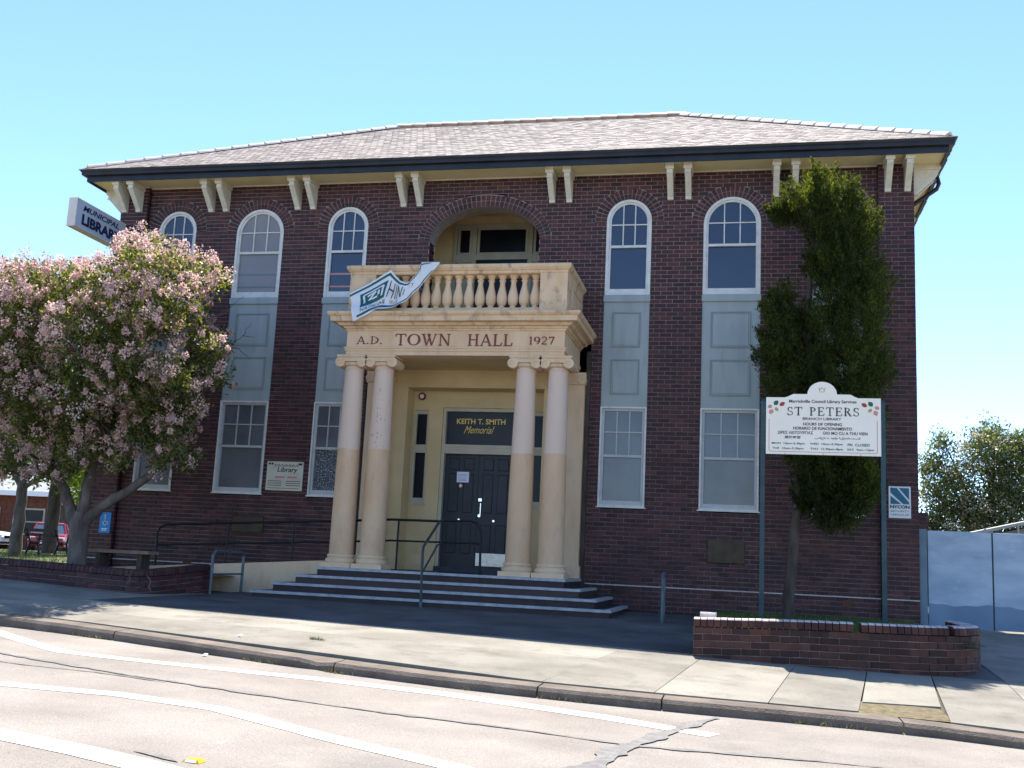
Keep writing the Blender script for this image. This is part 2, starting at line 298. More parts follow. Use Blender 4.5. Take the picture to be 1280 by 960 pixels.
# lettering: built-in sans glyphs turned into a mesh on a plane
def text(body, org, right, up, w, h, m, parent, name='lettering', bold=0.0, shear=0.0, lift=0.003, fit=True, spacing=1.0):
    cu = bpy.data.curves.new('t', 'FONT'); cu.body = body; cu.align_x = 'CENTER'; cu.size = 1; cu.offset = bold; cu.shear = shear
    cu.resolution_u = 3; cu.space_character = spacing
    ob = bpy.data.objects.new('t', cu); col.objects.link(ob); bpy.context.view_layer.update()
    me = bpy.data.meshes.new_from_object(ob.evaluated_get(bpy.context.evaluated_depsgraph_get()))
    bpy.data.objects.remove(ob); bpy.data.curves.remove(cu)
    n = len(me.vertices); co = np.empty(n * 3, dtype=np.float32); me.vertices.foreach_get('co', co); co = co.reshape(-1, 3)
    mn, mx = co.min(0), co.max(0); sx = w / max(mx[0] - mn[0], 1e-6); sy = h / max(mx[1] - mn[1], 1e-6)
    right = Vector(right).normalized(); up = Vector(up).normalized(); nrm = right.cross(up); org = Vector(org)
    P = np.array(org)[None] + ((co[:, :1] - (mn[0] + mx[0]) / 2) * sx) * np.array(right)[None] + ((co[:, 1:2] - mn[1]) * sy) * np.array(up)[None] + lift * np.array(nrm)[None]
    me.vertices.foreach_set('co', P.astype(np.float32).ravel()); me.update()
    return link(name, me, m, parent)

# cut serif capitals from strokes, unit height
def glyph(ch):
    S = []; t, k = .075, .15
    def ln(x0, y0, x1, y1, w): S.append(('l', x0, y0, x1, y1, w))
    def sf(x, y, w=.30): S.append(('l', x - w / 2, y, x + w / 2, y, .06))
    def arc(cx, cy, rx, ry, a0, a1, w0, w1=None, n=18): S.append(('a', cx, cy, rx, ry, a0, a1, w0, w1 if w1 is not None else w0, n))
    b, T = .03, .97
    if ch == 'T': ln(.4, 0, .4, 1, k); ln(.02, T, .78, T, t); ln(.05, .97, .03, .76, t); ln(.75, .97, .77, .76, t); sf(.4, b); return S, .8
    if ch == 'O': arc(.45, .5, .40, .47, 0, 360, .11); return S, .9
    if ch == 'W': ln(.1, 1, .36, 0, k); ln(.36, 0, .62, 1, t); ln(.46, 1, .74, 0, k); ln(.74, 0, 1.0, 1, t); sf(.1, T, .26); sf(.48, T, .24); sf(1.0, T, .22); return S, 1.1
    if ch == 'N': ln(.14, 0, .14, 1, t); ln(.14, 1, .74, 0, k); ln(.74, 0, .74, 1, t); sf(.14, b, .26); sf(.12, T, .22); sf(.74, T, .26); return S, .88
    if ch == 'H': ln(.16, 0, .16, 1, k); ln(.70, 0, .70, 1, k); ln(.16, .52, .70, .52, t); [sf(x, y, .3) for x in (.16, .70) for y in (b, T)]; return S, .86
    if ch == 'A': ln(.08, 0, .42, 1, t); ln(.42, 1, .76, 0, k); ln(.2, .34, .62, .34, t); sf(.09, b, .24); sf(.76, b, .3); return S, .86
    if ch == 'L': ln(.16, 0, .16, 1, k); sf(.16, T); ln(.02, b, .62, b, t); ln(.60, .03, .66, .27, t); return S, .68
    if ch == 'D': ln(.16, 0, .16, 1, k); arc(.2, .5, .55, .465, -90, 90, .06, .15); ln(.03, T, .24, T, t); ln(.03, b, .24, b, t); return S, .82
    if ch == '.': ln(.05, .07, .19, .07, .14); return S, .26
    if ch == '1': ln(.22, 0, .22, 1, k); ln(.06, .86, .22, .97, t); sf(.22, b); return S, .42
    if ch == '9': arc(.32, .66, .24, .29, 0, 360, .10); arc(.2, .62, .38, .58, -80, 15, .07, .13); return S, .64
    if ch == '2': arc(.30, .70, .24, .26, 160, -20, .08, .13); ln(.52, .58, .07, .07, .10); ln(.05, .06, .58, .06, .12); return S, .64
    if ch == '7': ln(.06, .93, .56, .93, .12); ln(.54, .94, .22, 0, .12); ln(.07, .93, .06, .74, t); return S, .62
    if ch == 'S': arc(.32, .73, .22, .23, 40, 270, .08, .12); arc(.32, .26, .24, .23, 90, -150, .13, .08); ln(.5, .97, .51, .72, t); ln(.08, .03, .07, .28, t); return S, .62
    if ch == 'P': ln(.16, 0, .16, 1, k); arc(.2, .73, .36, .24, -90, 90, .06, .13); ln(.03, T, .24, T, t); sf(.16, b); ln(.16, .49, .24, .49, t); return S, .66
    if ch == 'E': ln(.16, 0, .16, 1, k); ln(.03, T, .62, T, t); ln(.03, b, .64, b, t); ln(.16, .52, .48, .52, t); ln(.61, T, .62, .76, t); ln(.64, b, .67, .27, t); ln(.48, .41, .48, .63, t); return S, .72
    if ch == 'R': ln(.16, 0, .16, 1, k); arc(.2, .74, .34, .23, -90, 90, .06, .13); ln(.03, T, .24, T, t); sf(.16, b); ln(.16, .51, .24, .51, t); ln(.36, .52, .68, .0, k); sf(.72, b, .2); return S, .78
    return S, .45
def serif(body, x0, x1, z, h, pt, m, parent, name='lettering', depth=0.012, gap=.12):
    # pt(a, b, d): a along, b up, d outwards
    gl = [glyph(c) for c in body]; W = sum(w + gap for _, w in gl) - gap; s = (x1 - x0) / W; mb = MB(); a = 0; j = 0
    for S, w in gl:
        for st in S:
            j += 1; d = depth + (j % 7) * 0.0006; pts = []
            if st[0] == 'l':
                _, ax, ay, bx, by, ww = st; ln = math.hypot((bx - ax) * s, (by - ay) * h); nx, ny = -(by - ay) * h / ln, (bx - ax) * s / ln
                hw = ww * h / 2
                q = [(x0 + (a + ax) * s + nx * hw, z + ay * h + ny * hw), (x0 + (a + ax) * s - nx * hw, z + ay * h - ny * hw), (x0 + (a + bx) * s - nx * hw, z + by * h - ny * hw), (x0 + (a + bx) * s + nx * hw, z + by * h + ny * hw)]
                mb.prism(q, lambda u, v: pt(u, v, d), lambda u, v: pt(u, v, -0.004))
            else:
                _, cx, cy, rx, ry, a0, a1, w0, w1, n = st; i_ = []; o_ = []
                for k in range(n + 1):
                    f = k / n; t = R(a0 + (a1 - a0) * f); ww = w0 + (w1 - w0) * math.sin(math.pi * f)
                    if a1 - a0 == 360: ww = .07 + .09 * abs(math.cos(t))
                    o_.append((x0 + (a + cx + (rx + ww / 2) * math.cos(t)) * s, z + (cy + (ry + ww / 3) * math.sin(t)) * h)); i_.append((x0 + (a + cx + (rx - ww / 2) * math.cos(t)) * s, z + (cy + (ry - ww / 3) * math.sin(t)) * h))
                for k in range(n):
                    mb.prism([i_[k], o_[k], o_[k + 1], i_[k + 1]], lambda u, v: pt(u, v, d), lambda u, v: pt(u, v, -0.004))
        a += w + gap
    return mb.build(name, m, parent)

# ------------------------------------------------------------------ terrain
def zp(x, y):            # footpath and forecourt
    t = -y
    A = interp(t, [(0, .03), (2.8, .02), (6.4, -.09), (10, -.28), (13, -.40)]); B = interp(t, [(0, 0), (2.8, .004), (6.4, .023), (10, .023)])
    z = A - B * max(-30, min(x, 14))
    if x < -4: z += .03 * min(-4 - x, 5) * interp(t, [(0, 1), (6, 1), (9, .3)])
    return z
def zr(x, y=0): return interp(x, [(-60, .5), (-30, .35), (-8, -.12), (-4.5, -.225), (-2, -.29), (1, -.39), (3, -.45), (5, -.50), (8, -.56), (14, -.67), (40, -.9)])
KERB = [(-60, -6.5), (-14, -7.6), (-8, -8.05), (-5.5, -8.45), (-3.79, -8.69), (-2.88, -8.83), (-1.94, -9.02), (-.31, -9.40), (1.18, -9.73), (2.24, -9.90), (3.16, -9.96), (3.98, -9.98), (4.68, -9.97), (5.67, -9.92), (6.54, -9.90), (7.24, -9.98), (7.86, -10.15), (9, -10.2), (40, -10.2)]
def yk(x): return interp(x, KERB)
def sheet(mb, fx, nx, ny, z):
    o = len(mb.v)
    for j in range(ny + 1):
        for i in range(nx + 1):
            x, y = fx(i / nx, j / ny); mb.v.append((x, y, z(x, y)))
    for j in range(ny):
        for i in range(nx):
            a = o + j * (nx + 1) + i; mb.f.append((a, a + 1, a + nx + 2, a + nx + 1))
    return mb
gr = struct(MB().add([(-600, -600, -1.2), (600, -600, -1.2), (600, 900, -1.2), (-600, 900, -1.2)], [(0, 1, 2, 3)]).build('ground', 'ground'))
XS = [-60, -45, -30, -20, -14, -10, -8, -6, -4.5, -3, -2, -1, 0, 1, 2, 3, 4, 5, 6, 7, 8, 10, 14, 20, 30, 40]
mb = MB(); YS = 24
for x in XS:
    for j in range(YS + 1): mb.v.append((x, -45 + (yk(x) + .12 + 45) * j / YS, zr(x)))
for i in range(len(XS) - 1):
    for j in range(YS):
        a = i * (YS + 1) + j; mb.f.append((a, a + YS + 1, a + YS + 2, a + 1))
road = struct(mb.build('road', 'asphalt')); autosmooth(road, 60)
road['label'] = 'sunlit pale asphalt road with white lines and dark tar cracks'

def densify(pl, step=.25):
    out = []
    for (x0, y0), (x1, y1) in zip(pl, pl[1:]):
        n = max(1, int(math.hypot(x1 - x0, y1 - y0) / step))
        out += [(x0 + (x1 - x0) * k / n, y0 + (y1 - y0) * k / n) for k in range(n)]
    return out + [pl[-1]]
def ribbon(name, pl, w, m, parent, lift=.004, jit=0.0, thick=.003):
    P = densify(pl, .10 if jit > .2 else .22); mb = MB(); n = len(P); ws = w if callable(w) else (lambda f: w)
    for i, (x, y) in enumerate(P):
        a = P[max(i - 1, 0)]; b = P[min(i + 1, n - 1)]; d = Vector((b[0] - a[0], b[1] - a[1], 0)).normalized(); nx, ny = -d.y, d.x
        hw = ws(i / (n - 1)) / 2
        l = hw * (1 + random.uniform(-jit, jit)); r_ = hw * (1 + random.uniform(-jit, jit))
        for q, dz in (((x + nx * l, y + ny * l), 0), ((x - nx * r_, y - ny * r_), 0)):
            mb.v.append((q[0], q[1], zr(q[0]) + lift))
    for i in range(n - 1): mb.f.append((2 * i, 2 * i + 1, 2 * i + 3, 2 * i + 2))
    return mb.build(name, m, parent)
ribbon('painted_line', [(-9, -8.9), (-5, -9.0), (-3.4, -9.3), (-2.2, -10.12), (-1.63, -10.46), (-.94, -10.48), (-.11, -10.44), (1.25, -10.34), (2.62, -10.42), (3.3, -10.58), (4.25, -10.84), (5.2, -11.22)], lambda f: .24 + .04 * math.sin(f * 9), 'road_paint', road, jit=.05)
ribbon('painted_line', [(-9, -13.6), (-3, -13.0), (-.6, -12.74), (.39, -12.56), (1.35, -12.66), (2.47, -13.25), (3.62, -13.77), (6, -15.2)], .21, 'road_paint', road, jit=.05)
ribbon('painted_line', [(-8, -13.2 - .2), (-2, -14.1), (.77, -14.49), (1.49, -14.64), (2.07, -14.82), (4, -15.6), (7, -17)], .27, 'road_paint', road, jit=.04)
ribbon('painted_line', [(5.85, -12.72), (6.35, -12.75), (9, -12.8)], .14, 'road_paint', road, jit=.08)
ribbon('tar_seam', [(-6, -10.4), (-1.9, -11.08), (-1.11, -11.28), (-.08, -11.53), (.81, -11.67), (1.81, -11.85), (2.42, -11.93), (3.34, -11.97), (4.02, -12.08), (4.6, -12.19), (5.51, -12.04), (5.99, -11.98), (6.34, -11.97), (9, -11.9)], lambda f: .030 + .05 * abs(math.sin(f * 23)), 'tar', road, lift=.0075, jit=.6)
ribbon('tar_seam', [(4.2, -14.6), (4.44, -13.24), (4.5, -12.6), (4.62, -12.1), (4.78, -11.5), (4.85, -11.24), (5.02, -10.62), (5.2, -10.12)], lambda f: .22 - .13 * f + .05 * math.sin(f * 31), 'tar', road, lift=.010, jit=.28)
ribbon('tar_seam', [(-1.9, -11.55), (-1.2, -11.62), (-.5, -11.56), (.3, -11.66)], .03, 'tar', road, lift=.007, jit=.6)
ribbon('tar_seam', [(1.72, -14.47), (1.9, -14.52), (2.1, -14.60)], lambda f: .05 * math.sin(math.pi * f) + .012, 'tar', road, lift=.007, jit=.5)

# kerb stones
kerb = struct(MB().prism([(-.36, -.34), (-.02, -.34), (-.02, -.14), (-.36, -.14)], lambda a, b: (-60, yk(-60) - a, zr(-60) + .1 + b), lambda a, b: (-14.3, yk(-14.3) - a, zr(-14.3) + .1 + b)).build('kerb', 'kerb'))
KJ = [-14.3, -11, -8, -5.2, -1.95, 1.15, 3.42, 4.66, 6.9, 9.2, 12, 16, 24]
for a, b in zip(KJ, KJ[1:]):
    mb = MB(); n = 14; a += .008; b -= .008; prof = [(.0, -.30), (.0, -.035), (.035, 0), (.35, .006), (.35, -.30)]
    for i in range(n + 1):
        x = a + (b - a) * i / n; y = yk(x); z = zp(x, y); e = random.uniform(-.006, .006)
        chip = .05 if (1.15 < b <= 3.5 and False) else 0
        if -.0 < x - .72 < .28: chip = .045
        for k, (p, q) in enumerate(prof):
            mb.v.append((x, y + p + (e if k < 3 else 0) + (chip if k in (1, 2) else 0), z + q - (chip * .6 if k in (1, 2) else 0)))
    m = len(prof)
    for i in range(n):
        for k in range(m - 1): mb.f.append((i * m + k, (i + 1) * m + k, (i + 1) * m + k + 1, i * m + k + 1))
    mb.f.append(tuple(range(m))); mb.f.append(tuple(n * m + k for k in range(m))[::-1])
    mb.build('kerb_stone', 'kerb', kerb)

# footpath slabs over a dark bedding sheet
pave = struct(sheet(MB(), lambda s, t: (-30 + 50 * s, (yk(-30 + 50 * s) + .3) * (1 - t) + (1.5 if True else 0) * t), 60, 12, lambda x, y: zp(x, y) - .035).build('pavement', 'joint'))
def slab(c, m, nx=6, ny=6, parent=pave, name='paving_slab', inset=.004, lift=0.0):
    (ax, ay), (bx, by), (cx, cy), (dx, dy) = c; gx = (ax + bx + cx + dx) / 4; gy = (ay + by + cy + dy) / 4
    def sh(x, y):
        v = Vector((gx - x, gy - y)); return (x + inset * (1 if v.x > 0 else -1), y + inset * (1 if v.y > 0 else -1))
    A, B, Cc, D = [sh(*p) for p in c]
    mb = MB()
    f = lambda s, t: ((A[0] * (1 - s) + B[0] * s) * (1 - t) + (D[0] * (1 - s) + Cc[0] * s) * t, (A[1] * (1 - s) + B[1] * s) * (1 - t) + (D[1] * (1 - s) + Cc[1] * s) * t)
    sheet(mb, f, nx, ny, lambda x, y: zp(x, y) + lift)
    top = len(mb.v)
    ring = [i for i in range(nx + 1)] + [(j + 1) * (nx + 1) - 1 for j in range(1, ny + 1)] + [ny * (nx + 1) + i for i in range(nx - 1, -1, -1)] + [j * (nx + 1) for j in range(ny - 1, 0, -1)]
    for i in ring: x, y, z = mb.v[i]; mb.v.append((x, y, z - .05))
    for q in range(len(ring)):
        q2 = (q + 1) % len(ring); mb.f.append((ring[q], top + q, top + q2, ring[q2]))
    return mb.build(name, m, parent)
BK = lambda x: yk(x) + .362
J = [(3.40, 3.89), (4.56, 4.95), (5.68, 6.09), (6.54, 6.95), (7.36, 7.70), (8.28, 8.55)]
for i in range(5):
    (a, a2), (b, b2) = J[i], J[i + 1]; f0, f1 = BK(a), BK(b)
    if i == 3: f0 = -8.95; f1 = -8.80; a = 6.63; 
    slab([(a, f0), (b if i != 3 else 7.42, f1), (b2, -6.42), (a2, -6.42)], 'concrete' if i % 2 else 'concrete_b')
sheet(MB(), lambda s, t: (6.50 + .9 * s, -9.58 + .72 * t), 6, 5, lambda x, y: zp(x, y) - .012).build('bare_soil', 'soil', pave)
slab([(8.28, BK(8.28)), (12, BK(12)), (12, -6.42), (8.55, -6.42)], 'concrete', 10, 8)
slab([(12, BK(12)), (20, BK(20)), (20, -1), (12, -1)], 'concrete_b', 10, 8)
for a, b in ((-30, -12), (-12, -7.2), (-7.2, -2.6), (-2.6, 3.40)):
    b2 = 3.72 if b == 3.40 else b
    slab([(a, BK(a)), (b, BK(b)), (b2, -7.62), (a, -7.62)], 'concrete_b', 16, 5, inset=.002)
    slab([(a, -7.62), (b2, -7.62), (b2 + .17 * (b == 3.40), -6.42), (a, -6.42)], 'concrete', 16, 5, inset=.002)
slab([(-30, -6.42), (-4.1, -6.42), (-4.0, -3.0), (-30, -3.0)], 'concrete', 30, 8, inset=.002)
fore = struct(sheet(MB(), lambda s, t: (-4.1 + 12.9 * s, -6.42 + 7.4 * t), 30, 16, lambda x, y: zp(x, y) - .004).build('forecourt', 'forecourt'))
drive = struct(sheet(MB(), lambda s, t: (8.55 + 11 * s, -6.42 + 30 * t), 16, 30, lambda x, y: zp(x, min(y, 0)) + .002).build('driveway', 'concrete_b'))

# ------------------------------------------------------------------ town hall
H = thing('town_hall', 'two storey dark brick town hall with hipped roof and cream columned portico', 'town hall')
CO = .086; BL = .24; J_ = .013
WIN = [(-7.13, .92), (-5.113, 1.122), (-3.05, .918), (3.05, .918), (5.113, 1.122), (7.13, .92)]
Z_LB, Z_LT, Z_US, Z_TOP = 2.018, 3.996, 6.286, 8.30
ZB, ZE = -.35, 8.86
AR = dict(hx=1.19, sp=7.49, rise=.745)
def cut_intervals(z0, z1):
    z = (z0 + z1) / 2; ex = []
    for cx, w in WIN:
        r_ = w / 2; sp = Z_TOP - r_
        if z1 > Z_LB + .02 and z <= sp: ex.append((cx - r_, cx + r_))
        elif z > sp:
            ro = r_ + .245
            if z < sp + ro: hw = math.sqrt(max(ro * ro - (z - sp) ** 2, 0)); ex.append((cx - hw, cx + hw))
    if z < 5.44: ex.append((-2.36, 2.36))
    elif z < AR['sp']: ex.append((-AR['hx'], AR['hx']))
    else:
        k = (z - AR['sp']) / (AR['rise'] + .27)
        if k < 1: hw = (AR['hx'] + .25) * math.sqrt(1 - k * k); ex.append((-hw, hw))
    ex += [(-20, -7.88), (7.88, 20)]
    return sorted(ex)
def remain(ex):
    out = []; c = None; last = -20
    for a, b in ex:
        if a > last: out.append((last, a))
        last = max(last, b)
    return out
mort = MB(); bricks = []     # bricks: (x0,x1,ydepth,z0,z1)
k = 0; z = ZB
while z < ZE - .02:
    z1 = min(z + CO, ZE); ex = cut_intervals(z, z1)
    for a, b in remain(ex):
        if b - a < .02: continue
        mort.add([(a, .014, z), (b, .014, z), (b, .014, z1), (a, .014, z1)], [(0, 1, 2, 3)])
        off = (BL / 2 if k % 2 else 0); i0 = math.floor((a - off) / BL)
        i = i0
        while off + i * BL < b:
            x0 = max(off + i * BL, a) + J_ / 2; x1 = min(off + (i + 1) * BL, b) - J_ / 2
            if off + i * BL < a: x0 = a + .003
            if off + (i + 1) * BL > b: x1 = b - .003
            if x1 - x0 > .025: bricks.append((x0, x1, z + J_ / 2, min(z1, ZE) - J_ / 2, abs(abs(x0) - 1.19) < .02 or abs(abs(x1) - 1.19) < .02, off + i * BL >= a and off + (i + 1) * BL <= b))
            i += 1
    z += CO; k += 1
wall = mort.build('wall', 'mortar', H)
CAMP = Vector((5.4426, -20.7207, 0.8771))
# individually built bricks: the full stretchers nearest the camera that stand in open view
cand = []
for b in bricks:
    if b[5] and b[2] > .55 and b[2] < 3.9 and not b[4]:
        xm = (b[0] + b[1]) / 2
        if (3.6 < xm < 4.5) or (2.4 < xm < 2.6) or (5.75 < xm < 6.0) or (2.4 < xm < 5.8 and b[2] < 2.0 and b[2] > .6 and not (4.65 < xm < 5.5 and .95 < b[2] < 1.5)):
            cand.append(b)
cand.sort(key=lambda b: (Vector(((b[0] + b[1]) / 2, 0, b[2])) - CAMP).length)
single = set(id(b) for b in cand[:300])
bm_ = MB().cbox(-(BL - J_) / 2, (BL - J_) / 2, 0, .10, -(CO - J_) / 2, (CO - J_) / 2, .004)
bme = bpy.data.meshes.new('brick'); bme.from_pydata(bm_.v, [], bm_.f); bme.materials.append(MATS['brick'])
mass = MB()
for b in bricks:
    if id(b) in single:
        o = bpy.data.objects.new('brick', bme); col.objects.link(o); o.parent = wall; o.location = ((b[0] + b[1]) / 2, random.uniform(-.002, .002), (b[2] + b[3]) / 2)
    else:
        y = random.uniform(-.002, .002); mass.box(b[0], b[1], y, .42 if b[4] else .10, b[2], b[3])
def run_face(mass, mort, P0, ux, L, nrm, z0, z1, deep=.1):      # plain brick face, P0 (x,y), ux unit dir
    kk = 0; z = z0
    while z < z1 - .02:
        ze = min(z + CO, z1); off = BL / 2 if kk % 2 else 0; i = -1
        a = Vector((P0[0], P0[1], 0)); u = Vector((ux[0], ux[1], 0)); n = Vector((nrm[0], nrm[1], 0))
        while off + i * BL < L:
            s0 = max(off + i * BL + J_ / 2, 0); s1 = min(off + (i + 1) * BL - J_ / 2, L)
            if s1 - s0 > .02:
                e = random.uniform(-.002, .002); q = [a + u * s0 + n * e, a + u * s1 + n * e, a + u * s1 - n * deep, a + u * s0 - n * deep]
                mass.hexa([(p.x, p.y, z + J_ / 2) for p in q], [(p.x, p.y, ze - J_ / 2) for p in q])
            i += 1
        q = [a - n * .014, a + u * L - n * .014]
        mort.add([(q[0].x, q[0].y, z), (q[1].x, q[1].y, z), (q[1].x, q[1].y, ze), (q[0].x, q[0].y, ze)], [(0, 1, 2, 3)])
        z += CO; kk += 1
for s in (-1, 1):
    mo2 = MB()
    x0, x1 = (-8.535, -7.88) if s < 0 else (7.88, 8.535)
    run_face(mass, mo2, (x0, -.125), (1, 0), .655, (0, -1), ZB, ZE)
    xi = 7.88 * s
    run_face(mass, mo2, (xi, -.02) if s < 0 else (xi, -.02), (0, -1), .105, (-s, 0), ZB, ZE, .05)
    run_face(mass, mo2, (8.535 * s, -.125), (0, 1), 9.4, (s, 0), ZB, ZE)
    mo2.build('mortar', 'mortar', wall)
mass.build('brick_courses', 'brick', wall, kind='stuff')
MB().box(-8.3, 8.3, 9.0, 9.28, ZB, ZE).build('rear_wall', 'house_brick', H)
MB().box(-7.88, 7.88, .012, .016, .512, .524).box(-7.88, -2.4, -.004, .012, .505, .525).box(2.4, 7.88, -.004, .012, .505, .525).box(-8.53, -7.89, -.129, -.11, .505, .525).box(7.89, 8.53, -.129, -.11, .505, .525).build('damp_course', 'mortar_light', wall)
# arch rings: two rows of headers on edge
def ring(name, pt, n, t0, t1, rows, deep=.1, mortar_y=.01):
    mb = MB(); mo = MB()
    for j, (ra, rb) in enumerate(rows):
        for i in range(n):
            off = .5 if j % 2 else 0
            f0 = (i + .085) / n; f1 = (i + .915) / n
            if j % 2: pass
            e = random.uniform(-.002, .002)
            q = [pt(ra, f0), pt(rb, f0), pt(rb, f1), pt(ra, f1)]
            mb.prism(q, lambda x, z: (x, e, z), lambda x, z: (x, deep, z))
    N = 48; 
    for i in range(N):
        q = [pt(rows[0][0] - .002, i / N), pt(rows[-1][1] + .02, i / N), pt(rows[-1][1] + .02, (i + 1) / N), pt(rows[0][0] - .002, (i + 1) / N)]
        mo.prism(q, lambda x, z: (x, mortar_y, z), lambda x, z: (x, deep - .01, z))
    o = mb.build(name, 'brick', H); mo.build('mortar', 'mortar_ring', o); return o
for cx, w in WIN:
    r_ = w / 2; sp = Z_TOP - r_
    n = round(math.pi * (r_ + .12) / .086)
    ring('arch_ring', lambda rad, f, cx=cx, sp=sp, r_=r_: (cx - (r_ + rad) * math.cos(math.pi * f), sp + (r_ + rad) * math.sin(math.pi * f)), n, 0, 1, [(.004, .115), (.125, .236)])
def ell(rad, f):
    t = math.pi * f; a, b = AR['hx'], AR['rise']; x, z = -a * math.cos(t), b * math.sin(t)
    nx, nz = x / a ** 2, z / b ** 2; l = math.hypot(nx, nz) or 1; return (x + nx / l * rad, AR['sp'] + z + nz / l * rad)
ring('arch_ring', ell, 38, 0, 1, [(0.0, .115), (.127, .242)], deep=.42, mortar_y=.01)

# windows
def window(cx, w, z0, z1, arched, glass_top, glass_bot, meet, row):
    r_ = w / 2; sp = z1 - r_ if arched else z1
    def outline(ins, zb):
        ri = r_ - ins; pts = [(cx - ri, zb)]
        if arched:
            pts += [(cx - ri * math.cos(math.pi * i / 20), sp + ri * math.sin(math.pi * i / 20)) for i in range(21)]
        else: pts += [(cx - ri, z1 - ins), (cx + ri, z1 - ins)]
        return pts + [(cx + ri, zb)]
    def band(mb, i0, i1, zb0, zb1, y0, y1):
        A = outline(i0, zb0); B = outline(i1, zb1); n = len(A); V = []
        for (x, z) in A: V += [(x, y0, z), (x, y1, z)]
        for (x, z) in B: V += [(x, y0, z), (x, y1, z)]
        F = []
        for i in range(n - 1 if True else n):
            a0, a1, b0, b1 = 2 * i, 2 * i + 2, 2 * n + 2 * i, 2 * n + 2 * i + 2
            F += [(a0, a1, b1, b0), (a1 + 1, a0 + 1, b0 + 1, b1 + 1), (a1, a0, a0 + 1, a1 + 1), (b0, b1, b1 + 1, b0 + 1)]
        # bottom rail
        i = n - 1; a0, a1, b0, b1 = 2 * i, 0, 2 * n + 2 * i, 2 * n
        F += [(a0, a1, b1, b0), (a1 + 1, a0 + 1, b0 + 1, b1 + 1), (a1, a0, a0 + 1, a1 + 1), (b0, b1, b1 + 1, b0 + 1)]
        mb.add(V, F)
    mb = MB(); fr = .034 if not arched else .055
    band(mb, .0, fr, z0, z0 + fr, -.018 if not arched else .004, .10)
    W = mb.build('window', 'white_paint', H); autosmooth(W, 30)
    mb = MB(); fi = .085 if not arched else .095
    band(mb, fr - .002, fi, z0 + fr - .002, z0 + fi + .035, .035, .11)
    ri = r_ - fi
    mb.box(cx - ri - .01, cx + ri + .01, .028, .10, meet - .028, meet + .022)
    S = mb.build('sash', 'sash_paint' if not arched else 'white_paint', W)
    top = lambda x: (sp + math.sqrt(max(ri * ri - (x - cx) ** 2, 0))) if arched else z1 - fi
    gb = .011
    for s in (-1, 1):
        x = cx + s * ri / 3; MB().box(x - gb, x + gb, .04, .09, meet + .022, top(x) - .001).build('glazing_bar', 'white_paint' if arched else 'sash_paint', W)
    MB().box(cx - ri, cx + ri, .0402, .088, row - gb, row + gb).build('glazing_bar', 'white_paint' if arched else 'sash_paint', W)
    def pane(x0, x1, za, zt, m, y):
        n = 8 if callable(zt) else 1
        pts = [(x0, za)] + ([(x0 + (x1 - x0) * i / n, zt(x0 + (x1 - x0) * i / n)) for i in range(n + 1)] if callable(zt) else [(x0, zt), (x1, zt)]) + [(x1, za)]
        mb = MB(); mb.prism(pts[::-1], lambda x, z: (x, y, z), lambda x, z: (x, y + .006, z)); return mb.build('pane', m, W)
    for c in range(3):
        x0 = cx - ri + c * 2 * ri / 3 + .004; x1 = x0 + 2 * ri / 3 - .008
        pane(x0, x1, meet + .02, row - .004, glass_top, .066); pane(x0, x1, row + .004, (lambda x: top(x) - .004) if arched else z1 - fi - .004, glass_top, .066)
    P = pane(cx - ri + .003, cx + ri - .003, z0 + fi + .02, meet - .026, glass_bot, .082)
    return W
UP = ['glass_sky', 'glass_blind', 'glass_sky', 'glass_sky', 'glass_sky', 'glass_sky']
for i, (cx, w) in enumerate(WIN):
    W = window(cx, w, Z_US, Z_TOP, True, UP[i], UP[i], 7.31, 7.77)
    if i in (1, 2):
        m = MB(); ri = w / 2 - .1
        for zz, hh in ((6.80, .04), (6.52, .035)): m.box(cx - ri, cx + ri, .079, .0815, zz, zz + hh)
        m.build('blind_rail', 'glass_frost' if i == 1 else 'ink_pink', W)
    L = window(cx, w, Z_LB, Z_LT, False, 'glass_frost', 'glass_dimple' if i == 2 else 'glass_frost', 3.02, 3.49)
    sp = MB().box(cx - w / 2, cx + w / 2, .02, .10, Z_LT, 6.14).box(cx - w / 2 - .012, cx + w / 2 + .012, -.022, .10, 6.14, 6.262).box(cx - w / 2, cx + w / 2, .006, .10, 6.262, Z_US).build('spandrel', 'spandrel', H)
    for za, zb in ((5.20, 5.93), (4.24, 4.96)):
        a, b = cx - w / 2 + .17, cx + w / 2 - .17
        MB().box(a, b, .004, .02, za, za + .028).box(a, b, .004, .02, zb - .028, zb).box(a, a + .028, .004, .02, za + .028, zb - .028).box(b - .028, b, .004, .02, za + .028, zb - .028).build('moulding', 'spandrel_edge', sp)
        MB().cbox(a + .05, b - .05, .010, .02, za + .05, zb - .05, .006).build('panel', 'spandrel', sp)
    MB().box(cx - w / 2 - .03, cx + w / 2 + .03, -.03, .05, Z_LB - .022, Z_LB).build('sill', 'white_paint', L)
for x, z in ((3.02, .40), (4.95, .42), (-6.1, .5), (7.3, .40)):
    MB().box(x - .10, x + .10, -.006, .012, z - .06, z + .06).build('air_vent', 'brick_warm', wall)

